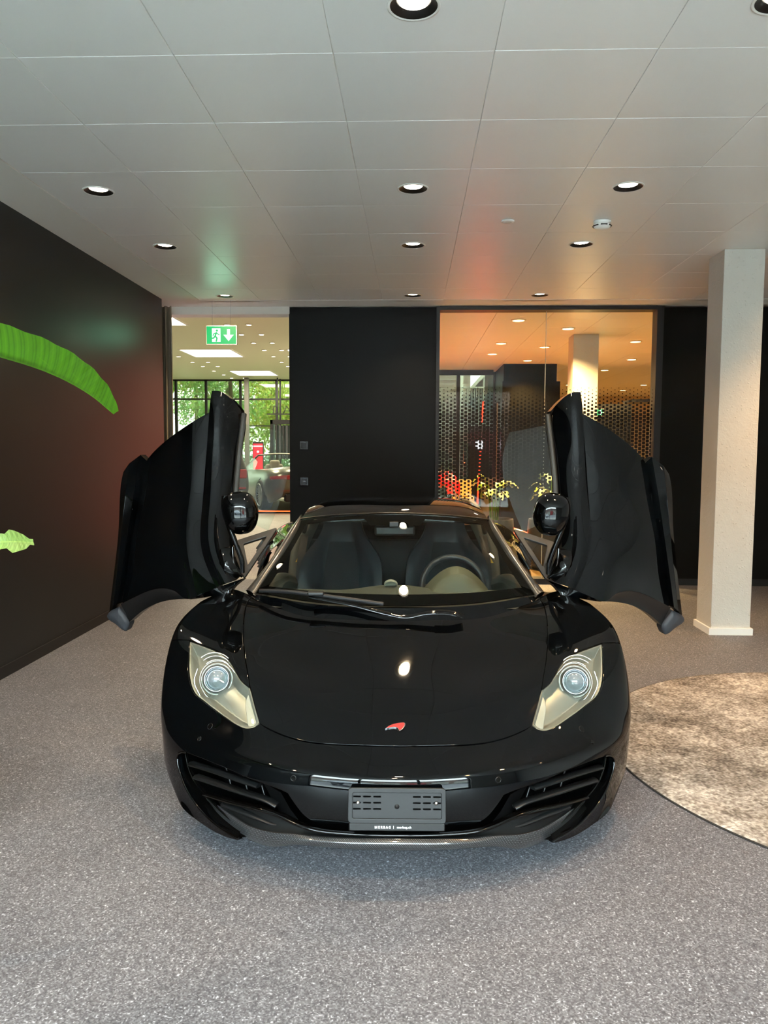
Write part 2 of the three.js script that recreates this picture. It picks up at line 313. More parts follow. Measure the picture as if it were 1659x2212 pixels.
{
  const cn = ['left', 'middle', 'right', 'far right'], rn = ['row behind the camera', 'row nearest the camera', 'second row from the camera', 'third row from the camera', 'row along the end wall'];
  for (const [x, z, i, k] of lampSpots) downlight(x, CEIL, z, `round recessed downlight, ${cn[i]} column, ${rn[k]}`, i > 1 ? warmer : warm, i === 3 ? (k === 2 ? 13 : 3) : i === 2 ? (k === 1 ? 8 : 3.5) : 7);
  const d = thing('smoke_detector', 'white domed smoke detector on the ceiling tile', 'detector', [1.277, CEIL, -5.43]);
  part(d, 'base', lathe([[0, 0], [0.058, 0], [0.06, -0.006], [0.056, -0.016], [0.05, -0.018]]), M.whitePlastic);
  part(d, 'dome', lathe([[0.05, -0.018], [0.058, -0.022], [0.058, -0.034], [0.045, -0.05], [0.02, -0.056], [0, -0.057]]), M.whitePlastic);
  part(d, 'smoke_slot', [0, 1, 2, 3, 4, 5].map((i) => box(-0.022, 0.022, -0.037, -0.031, 0.052, 0.0605).rotateY(i * Math.PI / 3)), M.black);
  const q = thing('ceiling_sensor', 'small flat white sensor disc on the ceiling tile', 'sensor', [0.638, CEIL, -5.405]);
  part(q, 'rim', lathe([[0, 0], [0.044, 0], [0.045, -0.005], [0.04, -0.01], [0.026, -0.011]]), M.whitePlastic); part(q, 'disc', lathe([[0.026, -0.011], [0.02, -0.014], [0, -0.015]]), std(0xcfcdc6, 0.4));
}
// white roughcast column with its own skirting
{
  const c = thing('column', 'white roughcast square column standing right of the car', 'column', [2.545, 0, -6.33]);
  part(c, 'shaft', rbox(0.31, CEIL, 0.31, 0.004, 0, CEIL / 2, 0), M.column);
  part(c, 'skirting', [box(-0.172, 0.172, 0, 0.055, 0.155, 0.172), box(-0.172, 0.172, 0, 0.055, -0.172, -0.155), box(-0.172, -0.155, 0, 0.055, -0.155, 0.155), box(0.155, 0.172, 0, 0.055, -0.155, 0.155)], M.white);
}
// two sockets on the black panel
for (const [y, what] of [[1.511, 'upper'], [1.114, 'lower']]) {
  const s = thing('wall_socket', `${what} black ${what === 'upper' ? 'light switch' : 'socket'} on the black wall panel`, 'socket', [-1.187, y, BACK], 0, 'black fittings on the panel');
  part(s, 'cover_frame', extrude((() => { const a = ringShape(0.086, 0.086, 0.006); a.holes.push(ringShape(0.058, 0.058, 0.004)); return a; })(), 0.008, 0.001), std(0x080808, 0.25));
  if (what === 'upper') part(s, 'rocker', rbox(0.054, 0.054, 0.008, 0.003, 0, 0, 0.003), std(0x0b0b0b, 0.3));
  else { part(s, 'insert', box(-0.029, 0.029, -0.029, 0.029, 0, 0.003), std(0x0a0a0a, 0.35)); part(s, 'contact', [-0.01, 0, 0.01].map((x) => cyl(0.0025, 0.0025, 0.003, 0, 0, 0, 10).rotateX(Math.PI / 2).translate(x, x ? 0.0 : 0.004, 0.004)), M.chrome); }
}
// lit emergency exit sign hung on two wires
function exitSign(p, w, h, label, wires) {
  const s = thing('exit_sign', label, 'exit sign', p);
  part(s, 'housing', rbox(w, h, 0.03, 0.004), M.whitePlastic);
  const tex = canvasTex(320, 200, (g, cw, ch) => {
    g.fillStyle = '#009450'; g.fillRect(0, 0, cw, ch); g.fillStyle = '#eafff5';
    g.fillRect(58, 22, 92, 156); g.fillStyle = '#009450';                                    // doorway
    g.beginPath(); g.arc(112, 48, 13, 0, 7); g.fill();                                       // running figure
    g.lineWidth = 17; g.lineCap = 'round'; g.lineJoin = 'round'; g.strokeStyle = '#009450';
    g.beginPath(); g.moveTo(106, 72); g.lineTo(92, 110); g.lineTo(112, 134); g.lineTo(104, 168); g.stroke();
    g.beginPath(); g.moveTo(92, 110); g.lineTo(74, 134); g.lineTo(46, 136); g.stroke();
    g.lineWidth = 12; g.beginPath(); g.moveTo(106, 76); g.lineTo(136, 96); g.stroke(); g.beginPath(); g.moveTo(104, 76); g.lineTo(78, 84); g.lineTo(70, 104); g.stroke();
    g.fillStyle = '#eafff5'; g.fillRect(222, 34, 32, 70); g.beginPath(); g.moveTo(182, 96); g.lineTo(294, 96); g.lineTo(238, 168); g.closePath(); g.fill();   // arrow down
  });
  const mat = new THREE.MeshStandardMaterial({ color: 0x111111, emissive: 0xffffff, emissiveMap: tex, emissiveIntensity: 1.25, roughness: 0.4 });
  part(s, 'lit_face', new THREE.PlaneGeometry(w * 0.96, h * 0.92).translate(0, 0, 0.0162), mat);
  for (const k of [-0.3, 0.3]) part(s, 'suspension_wire', cyl(0.0012, 0.0012, wires, k * w, h / 2 + wires / 2, 0, 6), M.steel);
  const l = new THREE.RectAreaLight(new THREE.Color(0.25, 1, 0.6), 3, w * 0.9, h * 0.9); l.position.set(0, 0, 0.03); l.rotation.y = Math.PI; s.add(l);
  return s;
}
exitSign([-1.992, 2.648, -8.12], 0.322, 0.197, 'green emergency exit sign with running figure and down arrow', CEIL - 2.648 - 0.0985);
// grey-brown curtain gathered beside the opening
{
  const rows = []; for (let i = 0; i <= 12; i++) { const r = []; for (let j = 0; j <= 90; j++) { const t = j / 90; r.push(V(-3.05 + t * 0.46 + 0.008 * Math.sin(j * 0.5 + i * 0.4), lerp(2.99, 0.02, i / 12), -8.37 + 0.035 * Math.sin(t * 46) + 0.012 * Math.sin(t * 97 + i * 0.15))); } rows.push(r); }
  single('curtain', 'grey brown floor-length curtain gathered at the left opening', 'curtain', sheet(rows), std(0x8a7f6c, 0.9, 0, { side: THREE.DoubleSide }));
}
// round mottled rug
{
  const t = thing('round_rug', 'round mottled grey beige rug right of the car', 'rug', [2.372, 0, -3.69]);
  const R = 1.392, prof = lathe([[0, 0.011], [R - 0.012, 0.011], [R - 0.003, 0.009], [R, 0.004], [R, 0.0005]], 160), p = prof.attributes.position, uv = prof.attributes.uv;
  for (let i = 0; i < p.count; i++) uv.setXY(i, p.getX(i) / 2.9 + 0.5, p.getZ(i) / 2.9 + 0.5);
  const rb = rugBump.clone(); rb.repeat.set(5, 5); rb.needsUpdate = true;
  part(t, 'pile', prof, new THREE.MeshStandardMaterial({ map: rugTex, roughness: 1, bumpMap: rb, bumpScale: 0.004 }));
  part(t, 'bound_edge', new THREE.TorusGeometry(R + 0.001, 0.004, 6, 160).rotateX(Math.PI / 2).translate(0, 0.004, 0), std(0x241f1c, 0.9));
}

// ------------------------------------------------------------------ the black sports car (x to its left, z forward, y up; origin under the nose)
const D = {
  bodyNet: [[[-.9,.12,-.62],[-.8292,.1249,-.39],[-.7323,.095,-.285],[-.6158,.0941,-.175],[-.4655,.1219,-.085],[-.304,.1802,-.06],[-.1508,.1973,-.035],[0,.2013,-.03]],[[-.945,.22,-.66],[-.9151,.2257,-.52],[-.7785,.2505,-.34],[-.624,.2741,-.2],[-.4666,.2933,-.1],[-.3018,.2906,-.045],[-.15,.2908,-.02],[0,.2911,-.012]],[[-.948,.2542,-.66],[-.9183,.2657,-.5218],[-.7806,.2919,-.3448],[-.6261,.3127,-.2052],[-.4669,.3254,-.1035],[-.302,.3201,-.0477],[-.1502,.3186,-.0225],[0,.3184,-.0144]],[[-.948,.2884,-.66],[-.9226,.3042,-.5271],[-.785,.3302,-.3579],[-.63,.348,-.2187],[-.468,.3556,-.1116],[-.3025,.3483,-.0532],[-.1504,.3454,-.0275],[0,.3447,-.0193]],[[-.948,.3156,-.66],[-.9267,.3333,-.5337],[-.7902,.3576,-.3744],[-.6349,.3726,-.2369],[-.4697,.3773,-.1224],[-.3032,.3693,-.0598],[-.1508,.3653,-.0334],[0,.3642,-.0251]],[[-.948,.325,-.66],[-.9283,.3435,-.5365],[-.7927,.3665,-.383],[-.6381,.3791,-.2495],[-.4711,.383,-.1314],[-.3037,.3757,-.065],[-.151,.3713,-.0382],[0,.3701,-.0297]],[[-.948,.338,-.66],[-.9307,.3577,-.541],[-.7969,.3783,-.397],[-.6431,.3872,-.2699],[-.4743,.3887,-.1498],[-.3053,.3817,-.0791],[-.1517,.3771,-.0512],[0,.3758,-.0423]],[[-.955,.4,-.67],[-.9362,.4288,-.56],[-.8087,.4614,-.46],[-.6691,.4661,-.375],[-.4968,.4535,-.285],[-.3197,.4264,-.21],[-.1584,.4244,-.175],[0,.4246,-.165]],[[-.96,.49,-.71],[-.9429,.5186,-.62],[-.822,.5577,-.53],[-.6892,.5617,-.47],[-.5262,.542,-.42],[-.3377,.513,-.375],[-.1675,.5031,-.345],[0,.5025,-.335]],[[-.96,.57,-.79],[-.9432,.6226,-.7],[-.8492,.6471,-.66],[-.722,.641,-.62],[-.5756,.6119,-.59],[-.3684,.5792,-.57],[-.1779,.576,-.54],[0,.5764,-.53]],[[-.955,.635,-.93],[-.9412,.6968,-.83],[-.8737,.7132,-.85],[-.7545,.71,-.84],[-.6128,.6815,-.8],[-.3945,.647,-.75],[-.1875,.642,-.72],[0,.6406,-.715]],[[-.945,.68,-1.12],[-.9161,.7381,-1.06],[-.8635,.7663,-1.13],[-.7755,.7944,-1.16],[-.6409,.7596,-1.08],[-.3997,.715,-.94],[-.1977,.7082,-.91],[0,.7055,-.9]]],
  hood: [[[.0072,1.1347],[-.1622,1.1348],[-.3311,1.1349],[-.4349,1.1398],[-.5417,1.1338]],[[-.5537,1.1446],[-.5715,1.0819],[-.5749,.9892],[-.5697,.887],[-.5644,.809],[-.558,.7452],[-.5559,.6743],[-.5553,.5957],[-.5546,.5259],[-.5416,.4504],[-.5251,.3931],[-.525,.3882]],[[-.525,.3882],[-.5034,.3838],[-.435,.3788],[-.3436,.3797],[-.2587,.3823],[-.1258,.384],[.0054,.3836]]],
  lamp: [[[-.8774,.734],[-.8088,.7145],[-.7229,.6955],[-.6644,.6739],[-.6336,.6392],[-.6162,.5979],[-.593,.5531],[-.5604,.5288]],[[-.5604,.5288],[-.5498,.4608],[-.5308,.3915]],[[-.5308,.3915],[-.5525,.3684],[-.5896,.3566],[-.6271,.3603],[-.6914,.3804],[-.7673,.4089],[-.8355,.4434],[-.861,.4829],[-.875,.5512],[-.8765,.6376],[-.8774,.734]]],
  fender: [[[-.5579,1.1454],[-.5795,1.0771],[-.5827,.9855],[-.5771,.884],[-.5716,.8064],[-.5649,.7427],[-.5627,.672],[-.5617,.5937],[-.5618,.5307]],[[-.5618,.5307],[-.5932,.5572],[-.6129,.6023],[-.6302,.6433],[-.6617,.6795],[-.7204,.7013],[-.8064,.7202],[-.8766,.7406]],[[-.8766,.7406],[-.9427,.7465],[-1.0145,.7586]],[[-1.0145,.7586],[-1.1802,.757]],[[-1.1802,.757],[-1.1802,1.1373]],[[-1.1802,1.1373],[-.879,1.1373],[-.726,1.1373],[-.5579,1.1454]]],
  bumper: [[[.0054,.3759],[-.1258,.3766],[-.2587,.3747],[-.3436,.3723],[-.435,.3715],[-.5015,.377],[-.525,.3848]],[[-.525,.3848],[-.5515,.3647],[-.5906,.3524],[-.6292,.3566],[-.6938,.376],[-.7706,.4044],[-.8397,.4399],[-.8655,.4814],[-.8798,.5512],[-.8818,.6376],[-.8819,.7351]],[[-.8819,.7351],[-.9412,.7384],[-1.0096,.7476]],[[-1.0096,.7476],[-1.1802,.749]],[[-1.1802,.749],[-1.1802,0]],[[-1.1802,0],[-.9,0],[-.6211,0]],[[-.6211,0],[-.7433,.0204],[-.8443,.0459],[-.8999,.0852],[-.9267,.1382],[-.9365,.1781]],[[-.9365,.1781],[-.9298,.1909],[-.9079,.2007],[-.8799,.2045]],[[-.8799,.2045],[-.7812,.2019],[-.6732,.1943],[-.5928,.1824],[-.5148,.1718],[-.4463,.1627],[-.4031,.1536]],[[-.4031,.1536],[-.3667,.1064],[-.3313,.0614],[-.2976,.0327],[-.2595,.0206]],[[-.2595,.0206],[-.1622,.0161],[.0059,.0071]]],
  rim: [[-.7847,.3194,-.3545],[-.8085,.3118,-.3775],[-.8279,.2953,-.3957],[-.8329,.2756,-.3996],[-.8206,.2365,-.3848],[-.782,.1824,-.3404],[-.7238,.1427,-.2814],[-.6431,.1175,-.2024],[-.5446,.1079,-.1232]],
  inner: [[-.8004,.2936,-.4051],[-.7896,.2621,-.3891],[-.7729,.2302,-.3707],[-.7429,.2023,-.3405],[-.7027,.1825,-.3023],[-.645,.1566,-.2499],[-.5785,.1318,-.1955]],
  slat1: [[-.7733,.2656,-.3809],[-.6689,.2807,-.2876],[-.5689,.2839,-.2136],[-.4771,.2791,-.161]],
  slat2: [[-.745,.2313,-.3436],[-.6455,.2434,-.2575],[-.5292,.2463,-.1768],[-.4405,.2389,-.1328],[-.4099,.2262,-.1215]],
  slat3: [[-.6994,.1808,-.31],[-.5835,.2047,-.2],[-.4731,.2174,-.125],[-.4029,.211,-.095],[-.3143,.1923,-.055],[-.2582,.1842,-.04],[-.1502,.1816,-.025],[-.0055,.1833,-.015]],
  slat4: [[-.6168,.1818,-.23],[-.5095,.181,-.155],[-.431,.1688,-.12],[-.4038,.1674,-.11]],
  lipTop: [[-.7038,.1655,-.32],[-.6248,.1586,-.235],[-.5626,.1523,-.175],[-.5017,.1499,-.12],[-.4138,.1546,-.07],[-.3313,.1658,-.04],[-.2533,.1672,-.02],[-.1489,.1737,0],[-.0054,.1777,.008]],
  lipMid: [[-.7024,.1597,-.321],[-.6218,.131,-.235],[-.5597,.1167,-.175],[-.4956,.115,-.12],[-.4132,.1279,-.065],[-.3302,.1517,-.03],[-.2522,.1575,-.008],[-.1482,.161,.012],[-.0054,.1635,.02]],
  lipBot: [[-.7015,.153,-.324],[-.6193,.1018,-.245],[-.5318,.0898,-.165],[-.4718,.0903,-.12],[-.4149,.1046,-.075],[-.3315,.1304,-.04],[-.2532,.1363,-.018],[-.1488,.1399,.002],[-.0056,.1408,.01]],
  shade: [[-.6223,.1283,-.2369],[-.5481,.113,-.1826],[-.4762,.1147,-.1472],[-.3761,.1224,-.1272]],
  glass: [[[-.6595,.7836,-1.15],[-.5662,.783,-1.085],[-.4078,.7715,-1.015],[-.2007,.7656,-.965],[-.0096,.7634,-.95]],[[-.5931,.9075,-1.42],[-.4949,.9199,-1.385],[-.3482,.9294,-1.355],[-.1724,.9354,-1.335],[-.0098,.938,-1.33]],[[-.5255,1.0688,-1.85],[-.4261,1.084,-1.815],[-.3014,1.0965,-1.795],[-.1604,1.1044,-1.785],[-.01,1.1094,-1.78]]],
  pillarIn: [[-.66,.77,-1.14],[-.6251,.8389,-1.28],[-.5752,.9282,-1.46],[-.5305,1.0366,-1.74],[-.5255,1.0688,-1.85]],
  pillarOut: [[-.7108,.7849,-1.19],[-.647,.8736,-1.36],[-.6028,.9492,-1.52],[-.5634,1.0345,-1.76],[-.5284,1.0878,-1.92]],
  cowl: [[-.009,.7023,-.905],[-.198,.705,-.915],[-.3941,.7098,-.945],[-.5313,.7227,-1.02],[-.6592,.7537,-1.11]],
  doorMain: [[[.8377,.8112,-1.13],[.9662,.7547,-1.12],[1.0445,.7809,-1.17],[1.1379,.7847,-1.225],[1.2345,.7524,-1.28],[1.3592,.6861,-1.34]],[[.9289,.9829,-1.225],[.9972,.9734,-1.215],[1.0804,.9622,-1.235],[1.1693,.9513,-1.27],[1.2516,.9387,-1.315],[1.3282,.9276,-1.365]],[[.9479,1.2047,-1.33],[1.0088,1.1943,-1.32],[1.0811,1.1799,-1.335],[1.1571,1.1647,-1.36],[1.2374,1.1439,-1.395],[1.3114,1.1223,-1.435]],[[.944,1.4304,-1.4],[.9991,1.4123,-1.39],[1.0583,1.3896,-1.395],[1.1337,1.3619,-1.415],[1.2132,1.329,-1.445],[1.2884,1.2976,-1.48]],[[.9376,1.6433,-1.46],[1.0055,1.6038,-1.45],[1.0751,1.5604,-1.455],[1.1639,1.5008,-1.475],[1.2349,1.4427,-1.495],[1.2739,1.4027,-1.51]]],
  doorShoulder: [[[.7505,.8402,-1.15],[.7734,.8354,-1.115],[.8015,.8264,-1.105],[.8373,.8127,-1.11]],[[.8015,.997,-1.25],[.84,.996,-1.205],[.8804,.9937,-1.19],[.9248,.9838,-1.2]],[[.8,1.2249,-1.36],[.8457,1.2191,-1.31],[.8928,1.2138,-1.29],[.938,1.2043,-1.3]],[[.789,1.4527,-1.44],[.8393,1.4483,-1.385],[.8906,1.444,-1.36],[.9305,1.4396,-1.365]],[[.7795,1.6162,-1.49],[.8261,1.6603,-1.44],[.8784,1.693,-1.41],[.9229,1.698,-1.415]],[[.7877,1.6563,-1.5],[.8283,1.7094,-1.455],[.8773,1.7445,-1.43],[.9185,1.7469,-1.43]]],
  doorSill: [[[1.3719,.6888,-1.35],[1.3752,.689,-1.315],[1.408,.6631,-1.34],[1.4463,.6246,-1.39]],[[1.334,.9263,-1.375],[1.3428,.9273,-1.335],[1.3759,.9138,-1.35],[1.4128,.8898,-1.405]],[[1.3173,1.1168,-1.445],[1.3339,1.1111,-1.405],[1.373,1.0992,-1.41],[1.4101,1.0806,-1.46]],[[1.2925,1.2927,-1.485],[1.3158,1.2943,-1.45],[1.3623,1.2921,-1.45],[1.4049,1.2836,-1.49]],[[1.2781,1.3956,-1.515],[1.3018,1.4266,-1.49],[1.3618,1.3822,-1.49],[1.4002,1.3393,-1.515]]],
  doorArch: [[[.9662,.7547,-1.12],[1.0375,.7412,-1.18],[1.1108,.7238,-1.225],[1.1819,.6957,-1.265],[1.2589,.65,-1.31],[1.3315,.5905,-1.35]],[[.9661,.7569,-1.12],[1.0445,.7809,-1.17],[1.1296,.7856,-1.22],[1.2091,.7619,-1.265],[1.2889,.725,-1.305],[1.3685,.6838,-1.34]]],
  doorPad: [[1.3292,.5881,-1.35],[1.4562,.6058,-1.39],[1.3526,.5414,-1.36],[1.3795,.6679,-1.35]],
  doorNose: [[.7131,.8493,-1.16],[.8415,.808,-1.1],[.9662,.7525,-1.12],[.8039,.7735,-1.12]],
  doorGlass: [[[.764,1.1241,-1.33],[.786,1.395,-1.42],[.7728,1.5862,-1.5]],[[.6268,1.0572,-1.33],[.5428,1.3931,-1.48],[.5854,1.5488,-1.53]]],
  doorStrip: [[.7918,1.2366,-1.355],[.7886,1.3952,-1.41],[.7721,1.6372,-1.49]],
  doorTri: [[.6022,1.054,-1.36],[.7649,1.0043,-1.3],[.7204,.8595,-1.22]],
  mirror: [[.7203,1.1616,-1.12],[.6389,1.1612,-1.12],[.7182,1.2582,-1.12],[.8016,1.1619,-1.12],[.7224,1.0602,-1.12]],
  stalk: [[.8025,1.2369,-1.16],[.8036,1.1834,-1.15],[.7818,1.0964,-1.15],[.7471,.9968,-1.16],[.7266,.9294,-1.17],[.7254,.8726,-1.18]],
  stalk2: [[.7731,.9944,-1.18],[.7658,.9296,-1.17],[.7474,.8744,-1.17],[.7258,.8549,-1.18]],
  mbase: [[.7754,.9887,-1.19],[.837,.978,-1.19],[.8434,.8844,-1.18],[.82,.8482,-1.17],[.7368,.8588,-1.17]],
  wiperArm: [[.2463,.7339,-.89],[.1753,.7355,-.89],[.1205,.729,-.89],[.0474,.7152,-.885],[-.038,.7269,-.895],[-.1926,.756,-.93],[-.3867,.7836,-.975]],
  wiperBlade: [[-.6272,.797,-1.09],[-.4927,.8063,-1.02],[-.3533,.8006,-.975],[-.1934,.7863,-.945],[-.0528,.7703,-.925]],
  roofSil: [[-.4822,1.1296,-2.2],[-.3825,1.1578,-2.25],[-.2439,1.1652,-2.25],[.0075,1.168,-2.25]],
  lampEye: [-.7045,.5463,-.5208],
  sensors: [[-.3443,.3508,-.0639],[-.7287,.3805,-.3356],[-.6924,.4223,-.3527]],
  plate: [[.0047,.3234,0],[.0053,.2147,0],[-.1535,.2938,0],[.163,.2965,0],[.0044,.3705,0]],
  badge: [.004,.4625,-.2472]
};
const car = thing('sports_car', 'black low sports car with both dihedral doors swung up', 'car', [-0.046, 0, -2.46], 1.5 * Math.PI / 180);
const S = new Skin(D.bodyNet.map((r) => [...r, ...r.slice(0, -1).reverse().map(([x, y, z]) => [-x, y, z])]), true);
// outlines are chains of smooth curves in the skin's own coordinates
function outline(segs, step = 0.006) {
  const out = [];
  for (const s of segs) {
    const P = s.length > 2 ? new THREE.CatmullRomCurve3(s.map(([a, b]) => V(a, b, 0)), false, 'centripetal') : new THREE.LineCurve3(V(...s[0], 0), V(...s[1], 0));
    const n = Math.max(2, Math.ceil(P.getLength() / step)); for (let i = 0; i < n; i++) { const p = P.getPointAt(i / n); out.push([p.x, p.y]); }
  }
  const e = segs.at(-1).at(-1), f = out[0]; if (Math.hypot(e[0] - f[0], e[1] - f[1]) > 1e-3) out.push([...e]);
  return out;
}
const doubled = (half) => [...half, ...half.slice(half.at(-1)[0] > -0.002 ? 0 : 0).reverse().map(([a, b]) => [-a, b])].filter((p, i, A) => !i || Math.hypot(p[0] - A[i - 1][0], p[1] - A[i - 1][1]) > 1e-4);
const area = (P) => P.reduce((s, p, i) => { const q = P[(i + 1) % P.length]; return s + p[0] * q[1] - q[0] * p[1]; }, 0) / 2;
function inside(P, x, y) { let r = false; for (let i = 0, j = P.length - 1; i < P.length; j = i++) { const [a, b] = P[i], [c, d] = P[j]; if ((b > y) !== (d > y) && x < (c - a) * (y - b) / (d - b) + a) r = !r; } return r; }
function clipCell(P, x0, x1, y0, y1) {
  let A = P;
  for (const [k, lim, sg] of [[0, x0, 1], [0, x1, -1], [1, y0, 1], [1, y1, -1]]) {
    const B = []; if (!A.length) return A;
    for (let i = 0; i < A.length; i++) {
      const p = A[i], q = A[(i + 1) % A.length], dp = (p[k] - lim) * sg, dq = (q[k] - lim) * sg;
      if (dp >= 0) B.push(p);
      if ((dp > 0 && dq < 0) || (dp < 0 && dq > 0)) { const t = dp / (dp - dq); B.push([p[0] + (q[0] - p[0]) * t, p[1] + (q[1] - p[1]) * t]); }
    }
    A = B;
  }
  return A;
}
// a body panel: the part of the skin inside an outline, with a rolled edge
function panel(poly, { lift = null, rim = true, step = 0.012, deep = 0.02 } = {}) {
  if (area(poly) < 0) poly = poly.slice().reverse();
  const at = lift ? (u, v) => S.at(u, v).addScaledVector(S.normal(u, v), lift(u, v)) : (u, v) => S.at(u, v);
  const nor = lift ? (u, v) => { const e = 1e-3; return at(u + e, v).sub(at(u - e, v)).cross(at(u, v + e).sub(at(u, v - e))).normalize(); } : (u, v) => S.normal(u, v);
  const us = poly.map((p) => p[0]), vs = poly.map((p) => p[1]), u0 = Math.min(...us), u1 = Math.max(...us), v0 = Math.min(...vs), v1 = Math.max(...vs);
  const nu = Math.ceil((u1 - u0) / step), nv = Math.ceil((v1 - v0) / step), su = (u1 - u0) / nu, sv = (v1 - v0) / nv, mark = new Set();
  for (let i = 0; i < poly.length; i++) {
    const p = poly[i], q = poly[(i + 1) % poly.length], n = Math.ceil(Math.hypot(q[0] - p[0], q[1] - p[1]) / (step / 5)) + 1;
    for (let k = 0; k <= n; k++) { const a = (lerp(p[0], q[0], k / n) - u0) / su, b = (lerp(p[1], q[1], k / n) - v0) / sv; for (const da of [-0.02, 0.02]) for (const db of [-0.02, 0.02]) mark.add(Math.floor(a + da) * 10000 + Math.floor(b + db)); }
  }
  const pos = [], norm = [], uv = [], seen = new Map();
  const put = (u, v) => { const k = `${u.toFixed(6)},${v.toFixed(6)}`; let r = seen.get(k); if (!r) { r = [at(u, v), nor(u, v)]; seen.set(k, r); } pos.push(r[0].x, r[0].y, r[0].z); norm.push(r[1].x, r[1].y, r[1].z); uv.push(u, v); };
  for (let i = 0; i < nu; i++) {
    for (let j = 0; j < nv; j++) {
      const a = u0 + i * su, b = a + su, c = v0 + j * sv, d = c + sv;
      if (mark.has(i * 10000 + j)) {
        const C = clipCell(poly, a, b, c, d); if (C.length < 3 || Math.abs(area(C)) < 1e-9) continue;
        const Q = C.map(([x, y]) => new THREE.Vector2(x, y));
        for (const t of THREE.ShapeUtils.triangulateShape(Q, [])) for (const k of t) put(C[k][0], C[k][1]);
      } else if (inside(poly, (a + b) / 2, (c + d) / 2)) { put(a, c); put(b, c); put(a, d); put(b, c); put(b, d); put(a, d); }
    }
    if (seen.size > 60000) seen.clear();
  }
  const g = new THREE.BufferGeometry();
  g.setAttribute('position', new THREE.Float32BufferAttribute(pos, 3)); g.setAttribute('normal', new THREE.Float32BufferAttribute(norm, 3)); g.setAttribute('uv', new THREE.Float32BufferAttribute(uv, 2));
  if (!rim) return g;
  const n = poly.length, B = poly.map(([u, v]) => [at(u, v), nor(u, v)]), rows = [[], [], [], [], []];
  for (let i = 0; i <= n; i++) {
    const [p, m] = B[i % n], t = B[(i + 1) % n][0].clone().sub(B[(i - 1 + n) % n][0]).normalize(), o = t.clone().cross(m).normalize();
    [[0, 0], [0.0008, 0.0002], [0.0016, 0.0009], [0.0019, 0.0026], [0.0019, deep]].forEach(([a, b], k) => rows[k].push(p.clone().addScaledVector(o, a).addScaledVector(m, -b)));
  }
  return merge([g, sheet(rows.slice(0, 4), true), sheet([rows[3], rows[4]], true)]);
}
const both = (name, geo, mat, parent = car, label) => [part(parent, name, geo, mat, label), part(parent, name, mirrorX(geo), mat, label)];

const hoodHalf = outline(D.hood), bumperHalf = outline(D.bumper), lampPoly = outline(D.lamp, 0.004), fenderPoly = outline(D.fender);
part(car, 'hood', panel(doubled(hoodHalf)), M.paint);
part(car, 'front_bumper', panel(doubled(bumperHalf), { step: 0.007 }), M.paint);
both('front_fender', panel(fenderPoly), M.paint);
// dark inner shells so that gaps and openings look into black
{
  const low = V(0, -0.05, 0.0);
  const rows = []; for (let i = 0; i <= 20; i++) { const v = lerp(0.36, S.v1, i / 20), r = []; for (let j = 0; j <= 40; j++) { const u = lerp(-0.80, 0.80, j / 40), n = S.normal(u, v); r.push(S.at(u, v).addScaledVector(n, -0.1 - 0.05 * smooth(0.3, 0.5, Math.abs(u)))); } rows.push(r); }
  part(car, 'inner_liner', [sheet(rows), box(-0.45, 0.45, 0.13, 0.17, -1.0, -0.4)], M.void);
  part(car, 'intake_back', sheet([pts([[-0.80, 0.09, -0.48], [-0.62, 0.08, -0.36], [-0.40, 0.08, -0.24], [-0.2, 0.1, -0.16], [0, 0.1, -0.14], [0.2, 0.1, -0.16], [0.40, 0.08, -0.24], [0.62, 0.08, -0.36], [0.80, 0.09, -0.48]]), pts([[-0.80, 0.37, -0.56], [-0.62, 0.38, -0.42], [-0.40, 0.38, -0.3], [-0.2, 0.37, -0.22], [0, 0.37, -0.2], [0.2, 0.37, -0.22], [0.40, 0.38, -0.3], [0.62, 0.38, -0.42], [0.80, 0.37, -0.56]])], true), M.void);
}
